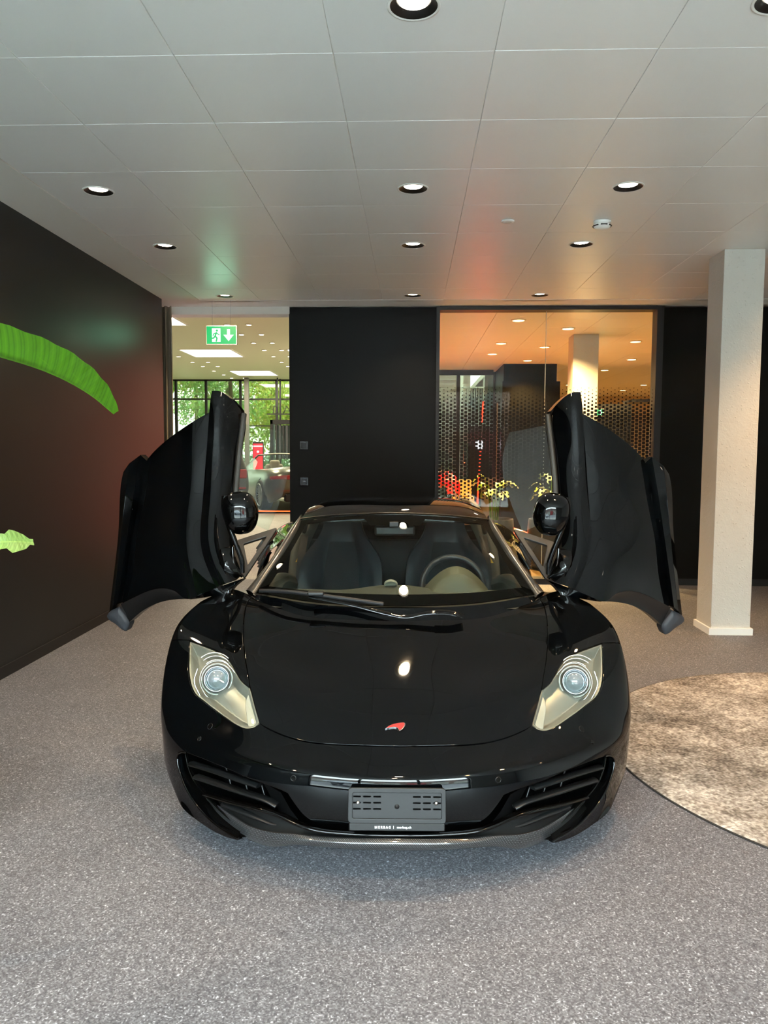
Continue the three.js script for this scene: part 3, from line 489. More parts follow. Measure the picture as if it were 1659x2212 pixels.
// side intakes: rim wall, channel, four blades, winglet and splitter
{
  const rim = resample(pts(D.rim), 48), inn = resample(pts(D.inner), 48);
  const back = rim.map((p, i) => p.clone().lerp(inn[i], 0.35).add(V(0.004, 0, -0.07)));
  both('intake_channel', merge([sheet([rim, rim.map((p, i) => p.clone().lerp(back[i], 0.4).add(V(0.002, 0.0, -0.004))), back]), sheet([back, inn]), sheet([inn, inn.map((p) => p.clone().add(V(0.012, 0.004, -0.012))), inn.map((p, i) => p.clone().add(V(0.05, 0.01, -0.14).multiplyScalar(1 - smooth(0.55, 0.95, i / 48) * 0.93)))])]), M.gloss);
  both('intake_rim', bar(rim.map((p) => p.clone().add(V(0.0015, 0.0005, 0.0005))), round(0.0042, 0.0042, 10), 60), M.gloss);
  both('intake_edge', bar(inn, round(0.0035, 0.0035, 8), 48), M.gloss);
  const blade = (t) => { const k = 0.010; return [[-0.016, 0], [-0.012, k * 0.8], [0.004, k], [0.016, k * 0.4], [0.016, -k * 0.3], [0, -k * 0.5], [-0.012, -k * 0.4]]; };
  for (const s of ['slat1', 'slat2', 'slat4']) both('intake_blade', bar(pts(D[s]), blade, 36), std(0x121314, 0.28));
  const s3 = pts(D.slat3), run3 = [...s3, ...s3.slice(0, -1).reverse().map((p) => V(-p.x, p.y, p.z))]; run3[7].x = 0;
  part(car, 'lower_blade', bar(run3, [[-0.013, -0.004], [-0.012, 0.005], [-0.004, 0.009], [0.012, 0.008], [0.02, 0.002], [0.012, -0.006], [-0.004, -0.008]], 160), M.gloss);
  const full = (A) => { const P = pts(A), Q = [...P, ...P.slice(0, -1).reverse().map((p) => V(-p.x, p.y, p.z))]; Q[P.length - 1].x = 0; return resample(Q, 200); };
  const lt = full(D.lipTop), lm = full(D.lipMid), lb = full(D.lipBot), s3f = resample(run3, 200);
  const under = lb.map((p) => p.clone().add(V(0, -0.006, -0.12)));
  const inset = lt.map((p, i) => p.clone().add(V(0, -0.001, -0.012)));
  const lip = sheet([inset, lt.map((p) => p.clone().add(V(0, 0.0008, -0.003))), lt, lt.map((p, i) => p.clone().lerp(lm[i], 0.5).add(V(0, 0, 0.002))), lm, lm.map((p, i) => p.clone().lerp(lb[i], 0.5).add(V(0, 0, 0.001))), lb, lb.map((p) => p.clone().add(V(0, -0.003, -0.012))), under], true);
  { const p = lip.attributes.position, uv = lip.attributes.uv; let w = 201, L = 0; const len = [0]; for (let i = 1; i < w; i++) len.push(L += lt[i].distanceTo(lt[i - 1])); for (let i = 0; i < p.count; i++) uv.setXY(i, len[i % w] / 0.05, [0, 0.2, 0.3, 0.75, 1.1, 1.5, 1.9, 2.3, 5][Math.floor(i / w)] * 0.36); }
  part(car, 'carbon_splitter', lip, M.carbon, 'carbon fibre front splitter');
  part(car, 'lower_filler', sheet([s3f.map((p) => p.clone().add(V(0, -0.008, -0.006))), s3f.map((p, i) => p.clone().lerp(lt[i], 0.6).add(V(0, -0.002, -0.02))), inset], true), phys({ color: 0x090909, roughness: 0.45, specularIntensity: 0.5 }));
  { const a = resample(pts(D.rim).slice(4), 24), b = resample(pts(D.lipBot).slice(0, 4), 24), bk = V(0, 0.002, -0.03); both('channel_floor', sheet([a.map((p) => p.clone().add(V(0, 0, -0.004))), a.map((p, i) => p.clone().lerp(b[i], 0.5).add(bk)), b.map((p) => p.clone().add(V(0, 0, -0.008)))], false), M.gloss); }
  both('intake_vane', sheet([pts([[-0.395, 0.275, -0.12], [-0.36, 0.225, -0.10], [-0.33, 0.195, -0.085]]), pts([[-0.47, 0.275, -0.20], [-0.43, 0.22, -0.17], [-0.40, 0.185, -0.15]])]), M.satin);
  both('intake_mesh', merge([0, 1, 2].map((i) => bar([V(-0.46 - 0.07 * i, 0.20, -0.21 - 0.045 * i), V(-0.50 - 0.07 * i, 0.30, -0.25 - 0.045 * i)], round(0.004, 0.004, 6), 2, V(1, 0, 0)))), M.satin);
}
// headlights
{
  const dist = (u, v) => { let d = 9; for (let i = 0; i < lampPoly.length; i++) { const p = lampPoly[i], q = lampPoly[(i + 1) % lampPoly.length], dx = q[0] - p[0], dy = q[1] - p[1], t = clamp(((u - p[0]) * dx + (v - p[1]) * dy) / (dx * dx + dy * dy + 1e-12), 0, 1); d = Math.min(d, Math.hypot(u - p[0] - dx * t, v - p[1] - dy * t)); } return d; };
  const bowl = panel(lampPoly, { lift: (u, v) => -0.006 - 0.042 * smooth(0, 0.035, dist(u, v)), rim: false, step: 0.008 });
  const cover = panel(lampPoly, { lift: () => -0.0015, rim: true, step: 0.014, deep: 0.006 });
  const e = V(...D.lampEye), ax = V(0.10, 0.30, 1).normalize(), q = new THREE.Quaternion().setFromUnitVectors(V(0, 0, 1), ax);
  const put = (g) => g.applyQuaternion(q).translate(e.x + 0.006, e.y + 0.012, e.z + 0.02);
  const ring = put(lathe([[0.040, 0], [0.046, 0.006], [0.050, 0.004], [0.051, -0.012], [0.046, -0.03], [0.038, -0.03], [0.040, 0]]).rotateX(Math.PI / 2).translate(0, 0, 0.012));
  const eye = put(new THREE.SphereGeometry(0.045, 32, 20, 0, 2 * Math.PI, 0, Math.PI * 0.36).rotateX(Math.PI / 2).translate(0, 0, -0.014));
  const disc = put(cyl(0.04, 0.04, 0.004, 0, 0, 0).rotateX(Math.PI / 2).translate(0, 0, -0.012));
  const bezel = put(lathe([[0.051, -0.004], [0.056, 0.003], [0.060, 0.004], [0.064, 0.0], [0.066, -0.014], [0.054, -0.014], [0.051, -0.004]]).rotateX(Math.PI / 2));
  const brow = (k) => { const P = []; for (let i = 0; i <= 14; i++) { const a = lerp(0.60, 0.16, i / 14) * Math.PI, r = 0.07 + 0.013 * k; P.push(V(Math.cos(a + 0.35) * r * 0.92 - 0.008 * k, Math.sin(a + 0.35) * r + 0.008 * k, 0.006 + 0.003 * k)); } return put(bar(P, round(0.0022, 0.0022, 6), 28, V(0, 0, 1))); };
  const arm = put(bar(pts([[-0.075, 0.04, 0.01], [-0.085, -0.01, 0.012], [-0.06, -0.065, 0.01]]), round(0.003, 0.003, 6), 20, V(0, 0, 1)));
  const ribM = std(0xb4b2aa, 0.25, 0.7), tear = (() => { const P = []; for (let i = 0; i <= 40; i++) { const a = i / 40 * 2 * Math.PI, r = 1 + 0.22 * Math.max(0, Math.cos(a + 0.9)); P.push(V(Math.cos(a) * 0.066 * r, Math.sin(a) * 0.070 * r, 0.002)); } return put(bar(P, round(0.0018, 0.0018, 6), 60, V(0, 0, 1), false)); })();
  const inner = panel(outline([[...D.lamp[1]], [[...D.lamp[1].at(-1)], [D.lamp[2][2][0] + 0.01, D.lamp[2][2][1] + 0.012]], [[D.lamp[2][2][0] + 0.01, D.lamp[2][2][1] + 0.012], [lerp(D.lamp[1][0][0], D.lamp[2][3][0], 0.4), lerp(D.lamp[1][0][1], D.lamp[2][3][1], 0.42)], [...D.lamp[1][0]]]], 0.004), { lift: () => -0.02, rim: true, step: 0.01, deep: 0.015 });
  for (const m of [1, -1]) {
    const f = m > 0 ? (g) => g : mirrorX, h = new THREE.Group(); h.name = 'headlight'; car.add(h);
    part(h, 'lamp_bowl', f(bowl), M.lampShell); part(h, 'projector_bezel', f(bezel), M.lampShell); part(h, 'projector_ring', f(ring), std(0xaab2b8, 0.18, 0.9)); part(h, 'projector_back', f(disc), std(0x2e3132, 0.35, 0.1)); part(h, 'projector_lens', f(eye), phys({ color: 0x6f767a, roughness: 0.08, metalness: 0.15, clearcoat: 1 }));
    part(h, 'indicator_chamber', f(inner), std(0x8f8d86, 0.42, 0.25));
    for (const k of [0.2, 0.9, 1.5]) part(h, 'reflector_rib', f(brow(k)), ribM);
    part(h, 'reflector_rib', f(arm), ribM); part(h, 'reflector_rim', f(tear), ribM);
    part(h, 'lamp_cover', f(cover), M.clear);
  }
}
// sensors, tow cover, badge, plate holder
{
  for (const [k, r] of [[0, 0.009], [1, 0.0075], [2, 0.011]]) {
    const p = V(...D.sensors[k]); let best = null; for (let u = -0.95; u <= 0; u += 0.01) for (let v = 0; v <= 0.6; v += 0.01) { const d = S.at(u, v).distanceTo(p); if (!best || d < best[0]) best = [d, u, v]; }
    const n = S.normal(best[1], best[2]), q = new THREE.Quaternion().setFromUnitVectors(V(0, 0, 1), n);
    both('parking_sensor', merge([new THREE.TorusGeometry(r, 0.0014, 8, 28), cyl(r * 0.9, r * 0.9, 0.002, 0, 0, 0, 24).rotateX(Math.PI / 2)]).applyQuaternion(q).translate(p.x + n.x * 0.001, p.y + n.y * 0.001, p.z + n.z * 0.001), M.gloss);
  }
  const b = new THREE.Group(); b.name = 'badge'; car.add(b);
  const n = (() => { let best = null; for (let v = 0.3; v < 0.7; v += 0.002) { const d = S.at(0, v).distanceTo(V(0, D.badge[1], D.badge[2])); if (!best || d < best[0]) best = [d, v]; } return [S.at(0, best[1]), S.normal(0, best[1])]; })();
  b.position.copy(n[0]).addScaledVector(n[1], 0.001); b.quaternion.setFromUnitVectors(V(0, 0, 1), n[1]);
  const sw = new THREE.Shape(); sw.moveTo(-0.035, -0.010); sw.bezierCurveTo(-0.022, 0.006, -0.002, 0.016, 0.028, 0.018); sw.bezierCurveTo(0.034, 0.018, 0.035, 0.012, 0.032, 0.004); sw.bezierCurveTo(0.028, -0.006, 0.022, -0.016, 0.014, -0.020); sw.bezierCurveTo(0.012, -0.012, 0.008, -0.004, -0.002, -0.003); sw.bezierCurveTo(-0.014, -0.002, -0.024, -0.006, -0.035, -0.010);
  part(b, 'badge_border', extrude(sw, 0.002, 0.0018), M.chrome); part(b, 'badge_swoosh', extrude(sw, 0.0035, 0.0004).scale(0.94, 0.94, 1.2), phys({ color: 0xb30c16, roughness: 0.3, clearcoat: 1 }), 'red swoosh emblem');
  // empty licence plate holder
  const ph = new THREE.Group(); ph.name = 'plate_holder'; ph.position.set(0.004, 0.296, 0.016); ph.rotation.x = -0.16; car.add(ph);
  const w = 0.316, h = 0.108, pm = std(0x131416, 0.5), frame = ringShape(w, h, 0.012); frame.holes.push(ringShape(w - 0.022, h - 0.022, 0.008));
  const plate = ringShape(w - 0.006, h - 0.006, 0.008);
  for (const sx of [-1, 1]) for (let i = 0; i < 3; i++) for (let j = -1; j <= 1; j++) { const s = ringShape(0.026, 0.0055, 0.0025), q = new THREE.Path(s.getPoints(4).map((p) => new THREE.Vector2(p.x + sx * (0.060 + 0.033 * i + 0.005), p.y + j * 0.0195 + 0.008))); plate.holes.push(q); }
  part(ph, 'holder_plate', extrude(plate, 0.006, 0).translate(0, 0, -0.008), pm); part(ph, 'holder_frame', extrude(frame, 0.009, 0.0018).translate(0, 0, -0.006), pm);
  part(ph, 'holder_back', box(-w / 2 + 0.004, w / 2 - 0.004, -h / 2 + 0.004, h / 2 - 0.004, -0.022, -0.012), M.void);
  part(ph, 'centre_boss', lathe([[0.008, 0], [0.0075, 0.002], [0.004, 0.003], [0.003, 0.006], [0, 0.007]]).rotateX(Math.PI / 2).translate(0, -0.004, -0.002), pm);
  for (const s of [-1, 1]) part(ph, 'screw', lathe([[0.007, 0], [0.006, 0.003], [0.003, 0.005], [0, 0.0055]]).rotateX(Math.PI / 2).translate(s * 0.128, 0.008, -0.001), M.chrome);
  const strip = part(ph, 'name_strip', rbox(w - 0.004, 0.024, 0.014, 0.003, 0, -h / 2 - 0.0135, -0.003), pm);
  const tx = canvasTex(1024, 72, (g, cw, ch) => { g.fillStyle = '#08090a'; g.fillRect(0, 0, cw, ch); g.fillStyle = '#f4f6f8'; g.textBaseline = 'middle'; g.font = 'bold 40px sans-serif'; let x = 268; for (const c of 'MERBAG') { g.fillText(c, x, 37); x += g.measureText(c).width + 5; } g.fillRect(x + 22, 20, 4, 34); g.font = 'bold 33px sans-serif'; g.fillText('merbag.ch', x + 62, 36); });
  part(ph, 'strip_lettering', new THREE.PlaneGeometry(0.29, 0.0204).translate(-0.004, -h / 2 - 0.0135, 0.0043), new THREE.MeshStandardMaterial({ map: tx, roughness: 0.45 }), 'white lettering on black strip');
}
// windscreen, pillars, cowl, wipers, roof
{
  const sym = (net) => net.map((r) => { const a = r.map((p) => p.slice()); a.at(-1)[0] = 0; return [...a, ...a.slice(0, -1).reverse().map(([x, y, z]) => [-x, y, z])]; });
  const ws = sym(D.glass), skin = new Skin(ws);
  part(car, 'windscreen', sheet(skin.rowsOf(48, 32)), M.screenGlass);
  const R = skin.rowsOf(48, 32), inn = V(0, -0.006, -0.004);
  const band = (f) => { const rows = []; for (let i = 0; i <= 32; i++) rows.push(R[i].map((p) => p)); return f(rows); };
  // printed black border of the glass
  const bottom = [0, 1, 2, 3].map((i) => R[i].map((p) => p.clone().add(inn)));
  const edge = (k) => R.map((r) => [0, 1, 2].map((j) => r[k > 0 ? 48 - j : j].clone().add(inn)));
  const topBand = [30, 31, 32].map((i) => R[i].map((p) => p.clone().add(inn)));
  const patch = [0, 1, 2, 3, 4, 5, 6, 7].map((i) => { const c = skin.u1 / 2, w = lerp(0.145, 0.20, i / 7), v = lerp(skin.v1 - 0.14, skin.v1 - 0.01, i / 7), r = []; for (let j = 0; j <= 12; j++) r.push(skin.at(c + lerp(-w, w, j / 12), v).add(inn)); return r; });
  part(car, 'glass_border', [sheet(bottom), sheet(edge(1)), sheet(edge(-1)), sheet(topBand), sheet(patch)], M.void);
  const pi = pts(D.pillarIn), po = pts(D.pillarOut), mid = pi.map((p, i) => p.clone().lerp(po[i], 0.5).add(V(-0.004, 0.012, 0.006)));
  const inb = pi.map((p) => p.clone().add(V(0.012, -0.035, -0.02))), oub = po.map((p) => p.clone().add(V(0.012, -0.045, -0.03)));
  both('windscreen_pillar', slabRows([inb, pi, pi.map((p, i) => p.clone().lerp(mid[i], 0.5).add(V(0, 0.003, 0.002))), mid, mid.map((p, i) => p.clone().lerp(po[i], 0.6).add(V(0, 0.002, 0.001))), po, oub].map((r) => resample(r, 30))), phys({ color: 0x353533, roughness: 0.3, clearcoat: 0.6, clearcoatRoughness: 0.15 }));
  const cw = pts(D.cowl); cw[0].x = 0; const cr = resample([...cw.slice(1).reverse(), cw[0], ...cw.slice(1).map((p) => V(-p.x, p.y, p.z))], 48), gb = R[0];
  part(car, 'cowl', sheet([cr.map((p) => p.clone().add(V(0, -0.012, 0.004))), cr.map((p, i) => p.clone().lerp(gb[i], 0.5).add(V(0, -0.014, 0))), gb.map((p) => p.clone().add(V(0, -0.012, 0)))]), M.paint);
  both('cowl_corner', slabRows([pts([[-0.56, 0.732, -1.04], [-0.64, 0.752, -1.115], [-0.70, 0.772, -1.17]]), pts([[-0.585, 0.745, -1.09], [-0.655, 0.764, -1.145], [-0.715, 0.786, -1.195]]), pts([[-0.62, 0.735, -1.17], [-0.675, 0.75, -1.2], [-0.73, 0.775, -1.25]])].map((r) => resample(r, 12))), M.gloss);
  // wiper
  const wp = new THREE.Group(); wp.name = 'wiper'; car.add(wp);
  const A = pts(D.wiperArm), Bl = pts(D.wiperBlade).map((p) => p.add(V(0, 0.004, 0.006)));
  part(wp, 'wiper_arm', bar(A.map((p) => p.clone().add(V(0, 0.012, 0.004))), (t) => { const w = lerp(0.016, 0.008, smooth(0, 0.7, t)); return [[-w, -0.004], [-w * 0.9, 0.003], [-w * 0.3, 0.008], [w * 0.3, 0.008], [w * 0.9, 0.003], [w, -0.004]]; }, 60), M.gloss);
  part(wp, 'wiper_blade', bar(Bl, [[-0.008, -0.006], [-0.004, 0.007], [0.003, 0.011], [0.007, 0.004], [0.009, -0.006]], 60), M.rubber);
  part(wp, 'wiper_joint', rbox(0.075, 0.02, 0.034, 0.008, -0.356, D.wiperBlade[2][1] + 0.012, D.wiperBlade[2][2] + 0.008), M.satin);
  part(wp, 'pivot_cap', bar([pts([[0.30, D.wiperArm[0][1] - 0.006, D.wiperArm[0][2] + 0.002]])[0], V(...D.wiperArm[0]).add(V(0, 0.011, 0.004)), V(...D.wiperArm[1]).add(V(0, 0.012, 0.004))], [[-0.02, -0.006], [-0.017, 0.004], [-0.006, 0.010], [0.006, 0.010], [0.017, 0.004], [0.02, -0.006]], 20), M.gloss);
  // roof and rear deck
  const top = ws[2], front = top.map((p) => p.slice());
  const half = (z, prof) => { const a = prof.map(([x, y]) => [-x, y, z]); return [...a, ...a.slice(0, -1).reverse().map(([x, y, zz]) => [-x, y, zz])]; };
  const roofNet = [front.map(([x, y, z]) => [x, y - 0.004, z + 0.002]), half(-2.05, [[0.505, 1.112], [0.43, 1.134], [0.31, 1.148], [0.16, 1.154], [0, 1.156]]), half(-2.35, [[0.49, 1.108], [0.42, 1.142], [0.30, 1.158], [0.15, 1.164], [0, 1.166]]), half(-2.8, [[0.45, 1.06], [0.38, 1.10], [0.27, 1.122], [0.14, 1.13], [0, 1.132]]), half(-3.3, [[0.42, 0.95], [0.35, 1.0], [0.25, 1.02], [0.13, 1.03], [0, 1.032]]), half(-3.9, [[0.42, 0.84], [0.35, 0.885], [0.25, 0.90], [0.13, 0.905], [0, 0.906]])];
  roofNet[0].forEach((p, i) => { p[2] = top[i][2]; });
  part(car, 'roof', slab(roofNet, V(0, -0.03, 0), 40, 48), M.paint);
  part(car, 'windscreen_seal', bar(top.map((p) => V(p[0], p[1] + 0.003, p[2])), round(0.005, 0.004, 8), 60), M.satin);
  // rear body: haunches, side scoops, tail
  const H = (z, P) => P.map(([x, y]) => [-x, y, z]);
  const haunch = [H(-2.35, [[0.48, 1.10], [0.57, 1.00], [0.68, 0.90], [0.80, 0.80], [0.86, 0.68], [0.87, 0.45], [0.85, 0.18]]), H(-2.7, [[0.45, 1.07], [0.55, 0.97], [0.69, 0.895], [0.83, 0.84], [0.90, 0.70], [0.91, 0.46], [0.89, 0.18]]), H(-3.2, [[0.41, 0.96], [0.54, 0.92], [0.70, 0.89], [0.86, 0.86], [0.94, 0.76], [0.95, 0.62], [0.945, 0.5]]), H(-3.67, [[0.40, 0.89], [0.53, 0.885], [0.70, 0.885], [0.86, 0.87], [0.945, 0.80], [0.953, 0.75], [0.95, 0.71]]), H(-4.1, [[0.40, 0.85], [0.53, 0.855], [0.70, 0.86], [0.85, 0.845], [0.93, 0.76], [0.945, 0.65], [0.94, 0.5]]), H(-4.42, [[0.40, 0.82], [0.53, 0.83], [0.70, 0.83], [0.82, 0.81], [0.88, 0.72], [0.89, 0.5], [0.86, 0.3]])];
  both('rear_fender', sleek(haunch, 40, 48, true), M.paint);
  both('side_scoop', merge([0, 1, 2, 3, 4, 5, 6].map((i) => bar([V(-0.80 - 0.012 * i, 0.80 + 0.012 * i, -2.50 - 0.06 * i), V(-0.87 - 0.012 * i, 0.70 + 0.012 * i, -2.46 - 0.06 * i)], [[-0.012, -0.006], [-0.012, 0.006], [0.012, 0.012], [0.012, 0]], 2, V(0, 0, 1)))), M.satin);
  part(car, 'engine_cover', sleek([half(-3.3, [[0.42, 0.94], [0.2, 1.02], [0, 1.03]]), half(-3.9, [[0.42, 0.83], [0.2, 0.88], [0, 0.89]]), half(-4.42, [[0.42, 0.81], [0.2, 0.85], [0, 0.86]])], 20, 20), M.satin);
  part(car, 'tail', [rbox(1.74, 0.5, 0.1, 0.05, 0, 0.55, -4.40), rbox(1.5, 0.18, 0.3, 0.05, 0, 0.24, -4.3)], M.paint);
  both('sill', merge([rbox(0.16, 0.26, 1.25, 0.05, -0.82, 0.25, -1.85), rbox(0.26, 0.42, 0.26, 0.06, -0.74, 0.53, -1.36)]), M.satin);
  part(car, 'floor_pan', [box(-0.80, 0.80, 0.11, 0.16, -4.3, -1.35), box(-0.45, 0.45, 0.11, 0.14, -1.4, -0.4), box(-0.58, 0.58, 0.15, 0.70, -1.28, -1.22)], M.void);
  part(car, 'rear_bulkhead', [box(-0.60, 0.60, 0.16, 0.86, -2.72, -2.66)], M.cabinDark);
}
function slabRows(rows) { return sheet(rows, true); }
// wheels
{
  const tyre = (w, R) => lathe([[R * 0.72, -w / 2], [R * 0.9, -w / 2], [R * 0.97, -w / 2 + 0.012], [R, -w / 2 + 0.035], [R, w / 2 - 0.035], [R * 0.97, w / 2 - 0.012], [R * 0.9, w / 2], [R * 0.72, w / 2]], 56).rotateZ(Math.PI / 2);
  const rimG = (w, R) => merge([lathe([[R * 0.70, w / 2], [R * 0.74, w / 2], [R * 0.74, w / 2 - 0.02], [R * 0.66, 0], [R * 0.66, -w / 2], [R * 0.74, -w / 2]], 48).rotateZ(Math.PI / 2), ...Array.from({ length: 10 }, (_, i) => rbox(0.03, R * 0.62, 0.03, 0.008, -w * 0.3, R * 0.38, 0).rotateX(i * Math.PI / 5)), cyl(0.06, 0.06, 0.05, 0, 0, 0).rotateZ(Math.PI / 2).translate(-w * 0.28, 0, 0)]);
  for (const [z, x, w, R] of [[-1.02, 0.80, 0.235, 0.325], [-3.69, 0.79, 0.305, 0.345]]) for (const s of [-1, 1]) {
    const g = new THREE.Group(); g.name = 'wheel'; g.position.set(s * x, R + 0.002, z); if (s > 0) g.rotation.y = Math.PI; car.add(g);
    part(g, 'tyre', tyre(w, R), M.rubber); part(g, 'rim', rimG(w, R), M.steel);
  }
}
// cabin
{
  const seat = (x) => {
    const g = new THREE.Group(); g.name = 'seat'; g.position.set(x, 0, 0); car.add(g);
    const row = (y, w, z, wing) => [-1, -0.72, -0.45, 0, 0.45, 0.72, 1].map((t) => [t * w, y, z + (Math.abs(t) > 0.9 ? wing : Math.abs(t) > 0.6 ? wing * 0.75 : 0)]);
    part(g, 'backrest', slab([row(0.42, 0.24, -2.05, 0.09), row(0.55, 0.245, -2.10, 0.10), row(0.70, 0.245, -2.15, 0.10), row(0.82, 0.225, -2.20, 0.08), row(0.90, 0.165, -2.235, 0.035), row(0.97, 0.125, -2.26, 0.012), row(1.035, 0.112, -2.28, 0.006)], V(0, 0, -0.09), 28, 28), M.leather);
    part(g, 'backrest_insert', sleek([[[-0.1, 0.5, -2.055], [0, 0.5, -2.065], [0.1, 0.5, -2.055]], [[-0.105, 0.7, -2.125], [0, 0.7, -2.135], [0.105, 0.7, -2.125]], [[-0.075, 0.9, -2.213], [0, 0.9, -2.218], [0.075, 0.9, -2.213]]], 10, 16), M.alcantara);
    part(g, 'cushion', rbox(0.46, 0.16, 0.52, 0.06, 0, 0.34, -1.85), M.leather);
    part(g, 'belt', bar(pts([[Math.sign(x) * 0.235, 0.93, -2.3], [Math.sign(x) * 0.24, 0.8, -2.12], [Math.sign(x) * 0.25, 0.45, -2.0]]), [[-0.022, -0.001], [-0.022, 0.001], [0.022, 0.001], [0.022, -0.001]], 20, V(0, 0, 1)), M.rubber);
  };
  seat(-0.318); seat(0.312);
  const dr = (z, P) => { const a = P.map(([x, y]) => [-x, y, z]); return [...a, ...a.slice(0, -1).reverse().map(([x, y, zz]) => [-x, y, zz])]; };
  part(car, 'dashboard', sleek([dr(-1.46, [[0.62, 0.55], [0.45, 0.56], [0.22, 0.57], [0.08, 0.58], [0, 0.585]]), dr(-1.44, [[0.63, 0.735], [0.45, 0.742], [0.22, 0.745], [0.08, 0.765], [0, 0.768]]), dr(-1.38, [[0.64, 0.755], [0.45, 0.757], [0.22, 0.757], [0.08, 0.775], [0, 0.778]]), dr(-1.22, [[0.62, 0.748], [0.45, 0.752], [0.22, 0.75], [0.08, 0.752], [0, 0.753]]), dr(-1.03, [[0.56, 0.735], [0.4, 0.738], [0.22, 0.74], [0.08, 0.74], [0, 0.74]])], 40, 40, false), M.cabinGrey);
  const bin = []; for (let i = 0; i <= 8; i++) { const t = i / 8, z = lerp(-1.30, -1.46, t), r = []; for (let j = 0; j <= 20; j++) { const a = lerp(-1, 1, j / 20), h = lerp(0.09, 0.118, smooth(0, 1, t)); r.push(V(0.312 + a * lerp(0.135, 0.165, t), 0.748 + h * (Math.abs(a) < 1 ? Math.pow(Math.cos(a * Math.PI / 2), 0.9) : 0) * smooth(0, 0.35, t + 0.08), z)); } bin.push(r); }
  part(car, 'instrument_binnacle', [sheet(bin, true), sheet([bin[0], bin[0].map((p) => V(p.x, 0.745, p.z + 0.05))], false)], std(0x4c4d3d, 0.6));
  const w = new THREE.Group(); w.name = 'steering_wheel'; w.position.set(0.312, 0.728, -1.64); w.rotation.x = -0.42; car.add(w);
  part(w, 'wheel_rim', new THREE.TorusGeometry(0.165, 0.016, 14, 56), M.leather); part(w, 'hub', lathe([[0, 0.03], [0.05, 0.025], [0.062, 0], [0.05, -0.02], [0, -0.025]]).rotateX(Math.PI / 2), M.leatherDark);
  part(w, 'spoke', [rbox(0.12, 0.03, 0.016, 0.006, 0.10, 0, 0), rbox(0.12, 0.03, 0.016, 0.006, -0.10, 0, 0), rbox(0.03, 0.12, 0.016, 0.006, 0, -0.1, 0)], M.leatherDark);
  part(car, 'centre_console', [rbox(0.2, 0.4, 0.7, 0.04, 0, 0.36, -1.78)], M.cabinDark);
  part(car, 'dash_vent', [lathe([[0.03, 0], [0.034, 0.01], [0.028, 0.016], [0, 0.02]]).rotateX(-0.9).translate(-0.02, 0.782, -1.36)], std(0x8d8c7e, 0.5));
  both('pillar_trim', merge([bar(pts([[-0.60, 0.66, -2.2], [-0.585, 0.85, -2.3], [-0.50, 1.06, -2.4]]), round(0.05, 0.03, 10), 20, V(0, 0, 1)), bar(pts([[-0.64, 0.60, -1.4], [-0.62, 0.74, -1.5], [-0.60, 0.64, -2.2]]), round(0.035, 0.05, 10), 20)]), std(0x4a4b42, 0.7));
  both('door_opening_seal', bar(pts([[-0.66, 0.77, -1.3], [-0.60, 0.90, -1.62], [-0.545, 1.02, -1.95], [-0.53, 1.05, -2.2], [-0.57, 0.92, -2.34], [-0.62, 0.70, -2.36]]), round(0.016, 0.016, 8), 50), M.rubber);
  const tri = (x, sgn) => { const s = new THREE.Shape(); s.moveTo(-0.018, -0.014); s.lineTo(0.018, -0.014); s.lineTo(0, 0.018); s.closePath(); return extrude(s, 0.001, 0.001).translate(x, 0.80, -2.14); };
  part(car, 'warning_label', tri(-0.575), std(0xe0a82e, 0.6), 'yellow warning triangle label'); part(car, 'warning_label', tri(0.575), std(0xe0a82e, 0.6), 'yellow warning triangle label');
  part(car, 'rear_view_mirror', [rbox(0.22, 0.055, 0.03, 0.014, 0, 1.02, -1.72), rbox(0.05, 0.03, 0.012, 0.004, -0.005, 1.062, -1.635)], M.black);
  both('sun_visor', rbox(0.30, 0.014, 0.12, 0.006, -0.30, 1.066, -1.86).rotateX(0), std(0x35362f, 0.8));
  part(car, 'headliner', sleek([dr(-1.9, [[0.50, 1.06], [0.25, 1.085], [0, 1.09]]), dr(-2.4, [[0.47, 1.07], [0.25, 1.115], [0, 1.12]]), dr(-2.66, [[0.45, 0.98], [0.25, 1.04], [0, 1.05]])], 12, 12), M.cabinDark);
}
